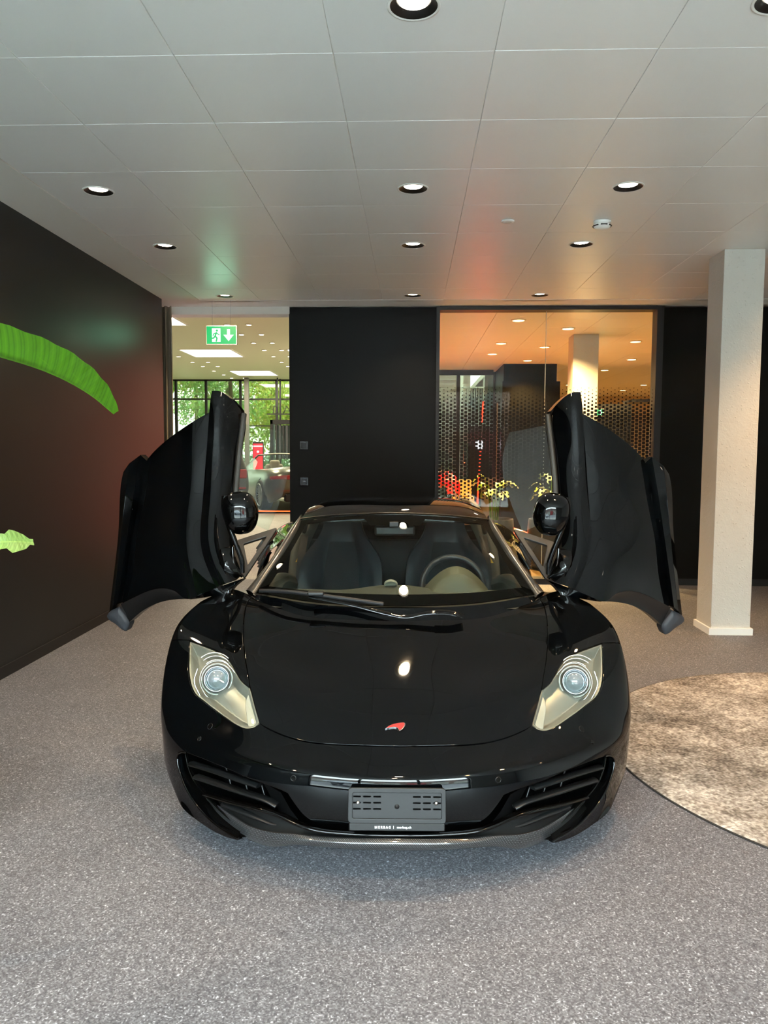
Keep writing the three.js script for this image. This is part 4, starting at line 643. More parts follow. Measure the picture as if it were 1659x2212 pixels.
// doors
{
  const net = (N, o = [0, 0, 0]) => N.map((r) => r.map(([x, y, z]) => [x + o[0], y + o[1], z + o[2]]));
  for (const m of [1, -1]) {
    const f = m > 0 ? (g) => g : mirrorX, d = new THREE.Group(); d.name = 'door'; d.userData.label = m > 0 ? 'raised door beside the column' : 'raised door beside the black wall'; car.add(d);
    part(d, 'outer_skin', f(slab(D.doorMain, V(-0.015, -0.01, -0.07), 40, 40)), M.paint);
    part(d, 'shoulder', f(slab(D.doorShoulder, V(0, 0, -0.09), 28, 44)), M.paint);
    const sill = D.doorSill, cut = (a, b) => sill.map((r) => r.slice(a, b + 1));
    const flat = (q, off) => slab(q.map((r) => [r[0], r[0].map((v, k) => (v + r[1][k]) / 2), r[1]]), off, 6, 30);
    part(d, 'sill_flank', f(merge([flat(cut(0, 1), V(-0.01, 0, -0.05)), flat(cut(1, 2), V(-0.01, 0, -0.05)), flat(cut(2, 3), V(-0.01, 0, -0.05))])), M.paint);
    const lo = resample(pts(D.doorArch[0]), 30), hi = resample(pts(D.doorArch[1]), 30);
    const bk = V(-0.01, 0.0, -0.07);
    part(d, 'arch_flange', f(merge([sheet([lo, lo.map((p, i) => p.clone().lerp(hi[i], 0.5).add(V(0, 0, -0.012))), hi]), sheet([lo.map((p) => p.clone().add(bk)), lo]), sheet([hi.map((p) => p.clone().add(bk)), lo.map((p) => p.clone().add(bk))])])), M.satin);
    const [a, b, c, e] = pts(D.doorPad), g0 = e.clone().lerp(b, 0.55).add(V(0.012, 0.006, 0.004)), mid = a.clone().lerp(b, 0.45);
    const loop = resample([e, a, a.clone().lerp(c, 0.6).add(V(-0.004, 0, 0)), c, c.clone().lerp(b, 0.5), b, g0, e], 40), cen = mid.clone().add(V(0, 0.004, 0.028)), bkp = V(-0.004, 0, -0.06);
    part(d, 'end_pad', f(merge([sheet([loop, loop.map((p) => p.clone().lerp(cen, 0.16).add(V(0, 0, 0.012))), loop.map((p) => p.clone().lerp(cen, 0.5).add(V(0, 0, 0.006))), loop.map(() => cen)]), sheet([loop.map((p) => p.clone().add(bkp)), loop]), sheet([loop.map(() => mid.clone().add(bkp)), loop.map((p) => p.clone().add(bkp))])])), M.greyRubber, 'grey rubber end pad');
    const [n0, n1, n2, n3] = pts(D.doorNose);
    part(d, 'front_tip', f(slab([[n0, n1, n2].map((p) => p.toArray()), [n0.clone().lerp(n3, 0.5), n1.clone().lerp(n3, 0.5), n2.clone().lerp(n3, 0.4)].map((p) => p.toArray()), [n3.clone().add(V(-0.03, 0.01, 0)), n3, n3.clone().add(V(0.05, -0.003, 0))].map((p) => p.toArray())], V(0, -0.01, -0.05), 14, 10, true)), M.paint);
    part(d, 'waist_strip', f(bar(pts(D.doorStrip), [[-0.014, -0.008], [-0.014, 0.006], [0, 0.011], [0.012, 0.006], [0.012, -0.008]], 30, V(0.3, 0, 1))), phys({ color: 0x33332f, roughness: 0.25, clearcoat: 1 }));
    const G = D.doorGlass, gm = G[0].map((p, i) => p.map((v, k) => (v + G[1][i][k]) / 2 + (k === 2 ? 0.006 : 0)));
    part(d, 'door_glass', f(slab([G[0].map((p) => [p[0], p[1], p[2]]), gm, G[1]].map((r) => r), V(0, 0, -0.004), 16, 30)), M.clear);
    const [t0, t1, t2] = pts(D.doorTri), ex = t1.clone().sub(t0).normalize(), ez = ex.clone().cross(t2.clone().sub(t0)).normalize(), ey = ez.clone().cross(ex);
    const flat2 = (p) => { const q = p.clone().sub(t0); return new THREE.Vector2(q.dot(ex), q.dot(ey)); }, T = [t0, t1, t2].map(flat2), gc = T[0].clone().add(T[1]).add(T[2]).divideScalar(3);
    const grown = (k) => T.map((p) => gc.clone().add(p.clone().sub(gc).multiplyScalar(k))), soft = (A, r, C) => { const q = new C(); A.forEach((p, i) => { const a0 = A[(i + 2) % 3], b0 = A[(i + 1) % 3], u = p.clone().lerp(a0, r), v = p.clone().lerp(b0, r); if (i) q.lineTo(u.x, u.y); else q.moveTo(u.x, u.y); q.quadraticCurveTo(p.x, p.y, v.x, v.y); }); q.closePath(); return q; };
    const tri = soft(grown(1.16), 0.06, THREE.Shape); tri.holes.push(soft(grown(0.72), 0.1, THREE.Path));
    part(d, 'quarter_frame', f(extrude(tri, 0.016, 0.003).applyMatrix4(new THREE.Matrix4().makeBasis(ex, ey, ez)).translate(t0.x, t0.y, t0.z)), std(0x121415, 0.4));
    const q3 = sheet([[t0, t0.clone().lerp(t1, 0.5), t1], [t0.clone().lerp(t2, 0.5), t0.clone().lerp(t2, 0.5).lerp(t1.clone().lerp(t2, 0.5), 0.5), t1.clone().lerp(t2, 0.5)], [t2, t2, t2]]);
    part(d, 'quarter_glass', f(q3), M.clear);
    // mirror
    const [cc, lf, tp, rt, bt] = pts(D.mirror), hou = new THREE.SphereGeometry(1, 48, 36), hp = hou.attributes.position;
    for (let i = 0; i < hp.count; i++) { let x = hp.getX(i), y = hp.getY(i), z = hp.getZ(i); const s = (v) => Math.sign(v) * Math.pow(Math.abs(v), 0.74); x = s(x); y = s(y); const ty = y * 0.1; const sx = 1 - 0.2 * Math.max(0, -y) - 0.1 * Math.max(0, y) * (x < 0 ? 1 : 0); hp.setXYZ(i, x * 0.083 * sx + ty * 0.16, y * 0.099 - x * 0.012, (z > 0 ? z * 0.075 : Math.max(z, -0.45) * 0.06)); }
    hou.computeVertexNormals();
    part(d, 'mirror_housing', f(hou.translate(cc.x, cc.y, cc.z)), M.paint);
    part(d, 'mirror_glass', f(new THREE.CircleGeometry(1, 40).scale(0.07, 0.084, 1).rotateY(Math.PI).translate(cc.x, cc.y, cc.z - 0.0285)), M.chrome);
    const fl = [[-0.02, -0.007], [-0.018, 0.006], [0, 0.01], [0.018, 0.006], [0.02, -0.007]];
    part(d, 'mirror_stalk', f(merge([bar(pts(D.stalk), (t) => fl.map(([x, y]) => [x * lerp(0.7, 0.55, t), y]), 40, V(0, 0, 1)), bar(pts(D.stalk2), fl.map(([x, y]) => [x * 0.45, y]), 24, V(0, 0, 1))])), M.gloss);
    const mb = pts(D.mbase), bc = mb.reduce((s, p) => s.add(p), V(0, 0, 0)).divideScalar(5), ring = resample([...mb, mb[0]], 30);
    part(d, 'mirror_foot', f(merge([sheet([ring, ring.map((p) => p.clone().lerp(bc, 0.4).add(V(0, 0, 0.03))), ring.map((p) => p.clone().lerp(bc, 0.97).add(V(0, 0, 0.036)))]), sheet([ring.map((p) => p.clone().add(V(0, 0, -0.05))), ring])])), M.gloss);
  }
}

// ------------------------------------------------------------------ hall seen through the left opening
const hallCeil = std(0xe2dcc4, 0.45), hallWarm = new THREE.Color(1.0, 0.88, 0.64);
struct('ceiling_hall', box(-16, -1.1, HALL_H, HALL_H + 0.2, HALL_END - 0.2, BACK - 0.2), hallCeil);
struct('wall_hall_left', box(-16.2, -16, 0, HALL_H, HALL_END, BACK - 0.2), M.plaster);
struct('wall_hall_near', [box(-16, -3.2, 0, HALL_H, BACK - 0.4, BACK - 0.2), box(-3.2, -1.34, CEIL, HALL_H + 0.1, BACK - 0.4, BACK - 0.2)], M.plaster);
{
  const w = new THREE.Group(); w.name = 'window_3'; w.userData.kind = 'structure'; scene.add(w);
  const k = HALL_END / -26, xs = [-14.5, -12.2, -8.87, -7.73, -6.43, -5.07, -3.6, -1.4], fr = [];
  for (const x of xs) fr.push(box(x - 0.045, x + 0.045, 0, HALL_H, HALL_END - 0.06, HALL_END + 0.06));
  fr.push(box(-4.93, -4.87, 0, HALL_H, HALL_END + 0.2, HALL_END + 0.26), box(-16, -1.35, 3.34, 3.40, HALL_END - 0.05, HALL_END + 0.05), box(-6.43, -5.07, 2.36, 2.40, HALL_END - 0.04, HALL_END + 0.04), box(-16, -1.35, HALL_H - 0.06, HALL_H, HALL_END - 0.06, HALL_END + 0.06), box(-16, -1.35, 0, 0.12, HALL_END - 0.06, HALL_END + 0.06));
  part(w, 'window_frame', fr, M.blackFrame);
  const edges = [-16, ...xs, -1.35];
  for (let i = 0; i < edges.length - 1; i++) { if (edges[i + 1] - edges[i] < 0.1) continue; part(w, 'pane', box(edges[i] + 0.045, edges[i + 1] - 0.045, 0.12, 3.34, HALL_END - 0.008, HALL_END + 0.008), M.sunGlass); part(w, 'pane', box(edges[i] + 0.045, edges[i + 1] - 0.045, 3.40, HALL_H - 0.06, HALL_END - 0.008, HALL_END + 0.008), M.sunGlass); }
  single('hall_column', 'slim grey steel column at the hall window', 'column', rbox(0.16, HALL_H, 0.16, 0.01, -6.05, HALL_H / 2, HALL_END + 0.7), std(0x6e6c66, 0.5));
}
// square light panels and rows of small downlights
[[-5.45, -15.65, 'nearest the opening'], [-5.45, -21.15, 'in the middle of the hall'], [-5.41, -26.55, 'nearest the far window'], [-2.6, -21.15, 'above the silver convertible'], [-9.5, -18, 'over the left side of the hall']].forEach(([x, z, where]) => {
  const t = thing('light_panel', `square luminous ceiling panel ${where}`, 'light panel', [x, HALL_H, z], 0, 'luminous panels in the hall');
  part(t, 'panel_frame', extrude((() => { const a = ringShape(1.42, 1.62, 0.01); a.holes.push(ringShape(1.34, 1.54, 0.01)); return a; })(), 0.02).rotateX(Math.PI / 2), M.whitePlastic);
  part(t, 'panel_light', box(-0.67, 0.67, -0.014, -0.002, -0.77, 0.77), glow(0xfffaf0, 3.2, 0xffffff));
  const l = new THREE.RectAreaLight(hallWarm, 18, 1.34, 1.54); l.position.y = -0.03; l.rotation.x = -Math.PI / 2; t.add(l);
});
{
  const dot = cyl(0.055, 0.055, 0.02, 0, -0.006, 0, 18), rim = lathe([[0.055, 0], [0.075, 0], [0.075, -0.012], [0.055, -0.018]], 18), gm = glow(0xfff0cc, 7, 0xffffff);
  const zs = [-13.65, -15.02, -16.41, -17.78, -19.16, -20.52, -21.87, -23.25, -24.41, -25.77, -27.11, -28.3];
  const cols = [[-3.45, 'right-hand line'], [-3.91, 'second line from the right'], [-6.13, 'second line from the left'], [-6.6, 'left-hand line']];
  for (const [x, line] of cols) zs.forEach((z, i) => {
    if ((Math.abs(z + 15.65) < 0.95 || Math.abs(z + 21.15) < 0.95 || Math.abs(z + 26.55) < 0.95) && Math.abs(x + 6.13) < 0.1) return;
    const t = thing('spot_lamp', `tiny hall ceiling spot, ${line}, ${['first', 'second', 'third', 'fourth', 'fifth', 'sixth', 'seventh', 'eighth', 'ninth', 'tenth', 'eleventh', 'twelfth'][i]} from the opening`, 'spot lamp', [x, HALL_H, z], 0, 'hall ceiling spots');
    part(t, 'lamp_ring', rim, ringM); part(t, 'lamp_dot', dot, gm);
  });
}
// generic bodies for cars a long way off: rows of half profiles from tail to nose
function loftCar(parent, rows, paint, name = 'body') {
  const net = rows.map(([z, P]) => { const a = P.map(([x, y]) => [x, y, z]); return [...a, ...a.slice(0, -1).reverse().map(([x, y, q]) => [-x, y, q])]; });
  return part(parent, name, sleek(net, 48, 60, true), paint);
}
function roadWheel(parent, x, y, z, R, w, spokes, tone) {
  const g = new THREE.Group(); g.name = 'wheel'; g.position.set(x, y, z); parent.add(g); if (x < 0) g.rotation.y = Math.PI;
  part(g, 'tyre', lathe([[R * 0.74, -w / 2], [R * 0.95, -w / 2], [R, -w / 2 + 0.03], [R, w / 2 - 0.03], [R * 0.95, w / 2], [R * 0.74, w / 2]], 48).rotateZ(-Math.PI / 2), M.rubber);
  part(g, 'rim', merge([new THREE.TorusGeometry(R * 0.74, 0.014, 8, 48).rotateY(Math.PI / 2).translate(w / 2, 0, 0), cyl(0.05, 0.05, 0.04, 0, 0, 0, 16).rotateZ(Math.PI / 2).translate(w * 0.42, 0, 0), ...Array.from({ length: spokes }, (_, i) => rbox(0.02, R * 0.66, 0.018, 0.004, w * 0.42, R * 0.37, 0).rotateX(i / spokes * 2 * Math.PI))]), tone);
  part(g, 'rim_well', cyl(R * 0.74, R * 0.74, 0.02, 0, 0, 0, 40).rotateZ(Math.PI / 2), M.black);
  return g;
}
{
  const silver = phys({ color: 0x625c4d, roughness: 0.3, metalness: 0.85, clearcoat: 0.4, clearcoatRoughness: 0.2 });
  const c = thing('convertible', 'matt silver convertible in the hall, seen from its rear corner', 'car', [-3.48, 0, -20.6], Math.PI + 0.471);
  loftCar(c, [[-2.36, [[0.02, 0.56], [0.03, 0.6], [0.035, 0.66], [0.035, 0.72], [0.03, 0.76], [0.02, 0.79], [0, 0.8]]], [-2.32, [[0.60, 0.42], [0.74, 0.50], [0.80, 0.66], [0.80, 0.82], [0.72, 0.92], [0.40, 0.97], [0, 0.985]]], [-2.15, [[0.78, 0.28], [0.88, 0.42], [0.92, 0.64], [0.90, 0.84], [0.80, 0.96], [0.45, 1.03], [0, 1.045]]], [-1.35, [[0.82, 0.22], [0.93, 0.42], [0.965, 0.68], [0.94, 0.86], [0.86, 0.97], [0.5, 1.03], [0, 1.04]]], [-0.6, [[0.82, 0.2], [0.90, 0.38], [0.93, 0.64], [0.90, 0.84], [0.84, 0.94], [0.72, 0.97], [0.62, 0.86]].map((p, i) => i === 6 ? [0, 0.86] : p)], [0.4, [[0.82, 0.2], [0.90, 0.38], [0.92, 0.62], [0.89, 0.80], [0.84, 0.91], [0.72, 0.93], [0, 0.86]]], [1.0, [[0.82, 0.2], [0.90, 0.38], [0.93, 0.62], [0.90, 0.78], [0.80, 0.88], [0.5, 0.93], [0, 0.95]]], [1.8, [[0.80, 0.2], [0.90, 0.38], [0.93, 0.58], [0.88, 0.72], [0.70, 0.80], [0.4, 0.83], [0, 0.84]]], [2.38, [[0.60, 0.24], [0.70, 0.36], [0.72, 0.48], [0.66, 0.58], [0.5, 0.64], [0.3, 0.66], [0, 0.67]]]], silver);
  for (const x of [0.90, -0.90]) for (const z of [-1.35, 1.36]) {
    roadWheel(c, x * 0.975, 0.365, z, 0.365, 0.27, 20, std(0x8f8f8c, 0.3, 0.9));
    part(c, 'wheel_arch', new THREE.TorusGeometry(0.40, 0.035, 8, 40, Math.PI * 1.1).rotateZ(-0.05 * Math.PI).rotateY(Math.PI / 2).translate(x * 1.03, 0.365, z), M.black);
  }
  for (const s of [1, -1]) {
    part(c, 'tail_light', bar(pts([[s * 0.93, 0.80, -2.06], [s * 0.84, 0.82, -2.33], [s * 0.50, 0.83, -2.47]]), (t) => [[-0.02, -0.05 * (0.3 + t)], [-0.02, 0.05 * (0.3 + t)], [0.015, 0.04], [0.015, -0.04]], 14), phys({ color: 0x8a0d12, roughness: 0.2, clearcoat: 1 }), 'dark red tail light');
    part(c, 'headrest', rbox(0.26, 0.22, 0.14, 0.06, s * 0.36, 1.10, -0.55), std(0x8d8470, 0.7)); part(c, 'seat', rbox(0.46, 0.5, 0.16, 0.06, s * 0.36, 0.86, -0.5), std(0x8d8470, 0.7));
    part(c, 'windscreen_post', bar(pts([[s * 0.80, 0.92, 0.78], [s * 0.70, 1.18, 0.35], [s * 0.62, 1.33, 0.05]]), round(0.03, 0.022, 8), 16), silver);
    part(c, 'rear_vent', rbox(0.02, 0.16, 0.12, 0.008, s * 0.885, 0.50, -2.02), M.black);
    part(c, 'side_window', sheet([pts([[s * 0.84, 0.94, 0.7], [s * 0.84, 0.95, -0.35]]), pts([[s * 0.70, 1.26, 0.15], [s * 0.72, 1.22, -0.3]])]), M.clear);
  }
  part(c, 'windscreen_header', bar(pts([[-0.62, 1.33, 0.05], [0, 1.37, 0.06], [0.62, 1.33, 0.05]]), round(0.035, 0.022, 8), 20), silver);
  part(c, 'windscreen', sheet([pts([[-0.80, 0.93, 0.78], [0, 0.95, 0.95], [0.80, 0.93, 0.78]]), pts([[-0.62, 1.33, 0.05], [0, 1.36, 0.08], [0.62, 1.33, 0.05]])]), M.clear);
  part(c, 'cockpit', rbox(1.36, 0.06, 1.3, 0.03, 0, 0.92, -0.1), M.leatherDark);
  part(c, 'rear_diffuser', rbox(1.3, 0.2, 0.16, 0.04, 0, 0.34, -2.28), M.black);
  part(c, 'sill_skirt', [rbox(0.08, 0.1, 1.9, 0.03, 0.87, 0.19, 0), rbox(0.08, 0.1, 1.9, 0.03, -0.87, 0.19, 0)], M.black);
  // tail of an off-roader to its left
  const u = thing('off_roader', 'grey off-roader tail just left of the silver convertible', 'car', [-5.42, 0, -18.45], Math.PI + 0.44);
  loftCar(u, [[-2.33, [[0.02, 0.8], [0.03, 0.85], [0.03, 0.9], [0.03, 0.95], [0.03, 1.0], [0.02, 1.05], [0, 1.06]]], [-2.3, [[0.80, 0.40], [0.90, 0.55], [0.92, 0.80], [0.90, 1.02], [0.82, 1.25], [0.70, 1.5], [0, 1.56]]], [-1.4, [[0.85, 0.32], [0.95, 0.55], [0.97, 0.8], [0.94, 1.02], [0.86, 1.3], [0.74, 1.58], [0, 1.66]]], [0, [[0.85, 0.3], [0.95, 0.5], [0.96, 0.78], [0.93, 1.0], [0.86, 1.3], [0.74, 1.58], [0, 1.66]]], [0.9, [[0.85, 0.3], [0.95, 0.5], [0.96, 0.78], [0.93, 0.98], [0.84, 1.08], [0.6, 1.12], [0, 1.14]]], [2.2, [[0.7, 0.35], [0.85, 0.5], [0.86, 0.75], [0.8, 0.92], [0.6, 0.98], [0.3, 1.0], [0, 1.0]]]], std(0x4a4842, 0.35, 0.4));
  for (const x of [0.9, -0.9]) for (const z of [-1.4, 1.4]) roadWheel(u, x, 0.38, z, 0.38, 0.26, 10, M.steel);
  for (const s of [1, -1]) { part(u, 'tail_light', rbox(0.22, 0.2, 0.08, 0.03, s * 0.80, 0.95, -2.38), phys({ color: 0xa01218, roughness: 0.2, clearcoat: 1 })); part(u, 'reflector', rbox(0.24, 0.04, 0.04, 0.01, s * 0.76, 0.64, -2.42), std(0x8c1515, 0.3)); }
  part(u, 'rear_bumper', rbox(1.8, 0.26, 0.2, 0.06, 0, 0.46, -2.36), M.rubber);
}
{
  const s = thing('display_totem', 'slim totem with a bright red screen behind the convertible', 'totem', [-4.79, 0, -24]);
  part(s, 'totem_body', rbox(0.34, 1.72, 0.06, 0.01, 0, 0.86, 0), M.black);
  part(s, 'screen', new THREE.PlaneGeometry(0.30, 0.9).translate(0, 1.22, 0.032), new THREE.MeshStandardMaterial({ color: 0x111111, emissive: 0xffffff, emissiveIntensity: 1.4, emissiveMap: canvasTex(120, 360, (g, w, h) => { g.fillStyle = '#d8202c'; g.fillRect(0, 0, w, h); g.fillStyle = '#f6b8bc'; g.fillRect(0, 24, w, 16); g.beginPath(); g.arc(60, 100, 16, 0, 7); g.fill(); }) }));
  const l = new THREE.RectAreaLight(new THREE.Color(1, 0.15, 0.15), 2, 0.3, 0.9); l.position.set(0, 1.22, 0.05); l.rotation.y = Math.PI; s.add(l);
  const f = thing('clothes_stand', 'black portal frame with dark hanging panels in the hall', 'display', [-3.75, 0, -24.2]);
  part(f, 'portal', [box(-0.66, -0.58, 0, 2.41, -0.2, 0.2), box(0.58, 0.66, 0, 2.41, -0.2, 0.2), box(-0.66, 0.66, 2.28, 2.41, -0.2, 0.2), box(-0.66, 0.66, 0, 0.1, -0.2, 0.2)], M.black);
  for (let i = 0; i < 5; i++) part(f, 'hanging_panel', rbox(0.07, 1.05, 0.3, 0.02, -0.48 + i * 0.11, 1.72, 0), std(i % 2 ? 0x3a3d40 : 0x1b1c1e, 0.6));
  // lettering on a rail by the window
  const t = thing('letter_sign', 'black open letters standing on a rail before the window', 'sign', [-5.2, 2.80, -28.2]);
  part(t, 'rail', [box(-0.1, 1.2, -0.04, 0, -0.02, 0.02), box(0.27, 0.31, -2.8, 1.3, -0.05, -0.02)], M.black);
  part(t, 'letter', [box(0.14, 0.17, 0, 0.28, -0.015, 0.015), new THREE.TorusGeometry(0.14, 0.015, 6, 24, Math.PI).rotateZ(-Math.PI / 2).translate(0.17, 0.14, 0)], M.black, 'letter D');
  part(t, 'letter', [bar([V(0.50, 0, 0), V(0.64, 0.28, 0)], round(0.015, 0.015, 6), 2, V(0, 0, 1)), bar([V(0.78, 0, 0), V(0.64, 0.28, 0)], round(0.015, 0.015, 6), 2, V(0, 0, 1)), box(0.56, 0.72, 0.09, 0.11, -0.012, 0.012)], M.black, 'letter A');
}
const redTube = glow(0xff2a14, 3, 0x220000);
{
  const t = thing('floor_light_bar', 'thin orange red light bar along the hall floor', 'light bar', [-3.6, 0, -17.8], 0.04);
  part(t, 'bar_body', rbox(2.6, 0.04, 0.06, 0.01, 0, 0.02, 0), M.black); part(t, 'bar_light', rbox(2.58, 0.03, 0.02, 0.008, 0, 0.05, 0.01), glow(0xff4a1c, 3, 0x220000));
  const w = thing('red_light_wall', 'red backlit wall panel on the partition facing the hall', 'light wall', [-1.36, 0, -11.5]);
  part(w, 'panel_frame', box(-0.03, 0, 0.08, 2.72, -2.1, 2.1), M.black); part(w, 'lit_screen', box(-0.045, -0.03, 0.12, 2.68, -2.05, 2.05), glow(0xff3a26, 0.4, 0x330000));
  const l = new THREE.RectAreaLight(new THREE.Color(1, 0.25, 0.17), 0.35, 4.1, 2.5); l.position.set(-0.06, 1.4, 0); l.rotation.y = -Math.PI / 2; l.lookAt(-9, 1.4, -11.5); w.add(l);
  l.rotation.set(0, Math.PI / 2, 0);
}
// ------------------------------------------------------------------ lounge seen through the dotted window
struct('wall_lounge_back', [box(-0.95, 9, 0, CEIL + 0.08, -22.2, -22), box(WALL_R + 0.2, 8.2, 0, CEIL + 0.08, BACK - 0.4, BACK - 0.2), box(-1.1, 0.3, CEIL - 0.02, CEIL + 0.1, BACK - 0.3, BACK - 0.2)], std(0xcab894, 0.8));
struct('wall_lounge_right', box(8, 8.2, 0, CEIL + 0.08, -22, BACK - 0.2), std(0xd8cbb0, 0.8));
struct('wall_lounge_partition', [box(1.66, 2.56, 0, CEIL, -14.6, -14), box(1.60, 2.62, 0, 2.70, -14.62, -13.98), box(1.62, 1.70, 2.4, CEIL, -15.4, -14)], M.blackWall);
struct('wall_lounge_cabinet', [box(3.05, 3.9, 0, 2.3, -14.6, -14), box(3.9, 6.2, 2.34, 2.39, -14.6, -14)], M.black);
{
  const c = struct('ceiling_lounge', [box(-0.95, 8.2, CEIL + 0.05, CEIL + 0.2, -15.52, BACK - 0.2), box(1.58, 8.2, CEIL + 0.05, CEIL + 0.2, -22.2, -15.52)], M.plaster);
  const tile = rbox(TILE - 0.004, 0.03, TILE - 0.004, 0.003, 0, 0.015, 0, 1);
  for (let i = -1; i < 12; i++) for (let k = 0; k < 21; k++) { const x = GX + (i + 0.5) * TILE, z = BACK - 0.2 - (k + 0.5) * TILE; if (x < 1.6 && z < -15.2) continue; const t = part(c, 'ceiling_tile', tile, M.ceiling); t.position.set(x, CEIL, z); }
  [[1.251, -9.38, 'first'], [1.96, -10.01, 'second'], [1.27, -11.35, 'third'], [1.96, -11.75, 'fourth'], [1.27, -12.57, 'fifth'], [1.96, -13.45, 'sixth'], [3.137, -11.18, 'seventh'], [3.68, -13.32, 'eighth'], [3.65, -15.03, 'ninth'], [3.63, -18.3, 'tenth'], [5.35, -18.3, 'eleventh'], [5.3, -19.9, 'twelfth']].forEach(([x, z, n]) => {
    const t = thing('lounge_lamp', `warm round lounge downlight, ${n} counted away from the dotted window`, 'downlight', [x, CEIL, z], 0, 'lounge downlights');
    part(t, 'lamp_ring', lathe([[0.07, 0], [0.09, 0], [0.09, -0.008], [0.07, -0.012]], 24), ringM); part(t, 'lamp_face', cyl(0.07, 0.07, 0.012, 0, -0.004, 0, 24), glow(0xffe2a0, 5, 0xffffff));
    const s = new THREE.SpotLight(new THREE.Color(1, 0.62, 0.26), 48, 0, 1.1, 0.7, 2); s.position.y = -0.03; s.target.position.set(0, -1, 0); s.castShadow = true; s.shadow.radius = 3; t.add(s, s.target);
  });
  const k = thing('lounge_column', 'white column in the lounge behind the dotted window', 'column', [2.30, 0, -10.67]); part(k, 'shaft', rbox(0.335, CEIL, 0.335, 0.004, 0, CEIL / 2, 0), M.column); part(k, 'skirting', [box(-0.18, 0.18, 0, 0.06, 0.167, 0.182), box(-0.182, -0.167, 0, 0.06, -0.167, 0.167)], M.white);
}
exitSign([3.284, 2.152, -13.984], 0.23, 0.13, 'small green exit sign on the black lounge cabinet', 0.05);
{
  const t = thing('red_light_tube', 'thin red light tube standing upright in the lounge', 'light tube', [1.16, 0, -13.35], 0);
  part(t, 'foot', lathe([[0, 0.02], [0.1, 0.018], [0.11, 0]]), M.black);
  for (const [a, b] of [[0.30, 1.46], [1.95, 2.30]]) part(t, 'tube', bar([V(-0.055 + a * 0.045, a, 0), V(-0.055 + b * 0.045, b, 0)], round(0.014, 0.014, 10), 2, V(0, 0, 1)), redTube);
  part(t, 'pole', bar([V(-0.055, 0.02, -0.012), V(0.052, 2.32, -0.012)], round(0.008, 0.008, 8), 2, V(0, 0, 1)), M.black);
  const pl = new THREE.PointLight(0xff3018, 1); pl.position.set(0.01, 1.2, 0.04); pl.castShadow = true; t.add(pl);
  const w = thing('red_wall_screen', 'red backlit panel on the partition inside the lounge', 'light wall', [-0.95, 0, -12]);
  part(w, 'panel_frame', box(0, 0.03, 0.3, 2.8, -2.1, 2.1), M.black); part(w, 'lit_screen', box(0.03, 0.045, 0.34, 2.76, -2.05, 2.05), glow(0xff2018, 0.2, 0x330000));
  const l = new THREE.RectAreaLight(new THREE.Color(1, 0.14, 0.1), 0.25, 4.1, 2.4); l.position.set(0.06, 1.5, 0); l.rotation.y = -Math.PI / 2; w.add(l);
  // racing kerb of red and white blocks
  const kb = thing('racing_kerb', 'red and white racing kerb running across the lounge floor', 'kerb', [1.12, 0, -11.4], 0.16);
  part(kb, 'platform', box(-0.2, 0.2, 0, 0.36, -1.5, 1.5), std(0x6b6a63, 0.7));
  const rk = std(0xc8141c, 0.5), wk = std(0xefe9dd, 0.5), bg = (() => { const s = new THREE.Shape(); s.moveTo(-0.18, 0); s.lineTo(0.18, 0); s.lineTo(0.15, 0.05); s.lineTo(-0.17, 0.03); s.closePath(); return extrude(s, 0.236, 0.003).translate(0, 0.361, -0.118); })();
  for (let i = 0; i < 12; i++) { const b = part(kb, 'kerb_block', bg, i % 2 ? rk : wk); b.position.z = -1.375 + i * 0.25; }
  const pb = thing('wooden_plinth', 'stepped light wood plinth in the lounge', 'plinth', [0.96, 0, -14.6]);
  for (let i = 0; i < 3; i++) part(pb, 'step', rbox(0.5 - i * 0.1, 0.3, 0.4, 0.01, 0, 0.15 + i * 0.31, 0), std(0xc79a5a, 0.6));
  single('litter_bin', 'round dark grey bin beside the wooden plinth', 'bin', lathe([[0, 0.02], [0.12, 0.02], [0.14, 0.05], [0.14, 0.92], [0.125, 0.96], [0.11, 0.94], [0.11, 0.3], [0, 0.3]]), std(0x4a473f, 0.6), [1.44, 0, -14.6]);
  const ds = thing('display_stand', 'tall black stand with a small lit white screen', 'stand', [1.30, 0, -15.2]);
  part(ds, 'post', rbox(0.42, 1.95, 0.12, 0.03, 0, 0.975, -0.0), M.black); part(ds, 'screen', box(-0.07, 0.07, 1.5, 1.66, 0.06, 0.07), glow(0xdfe8ff, 3, 0xffffff));
}
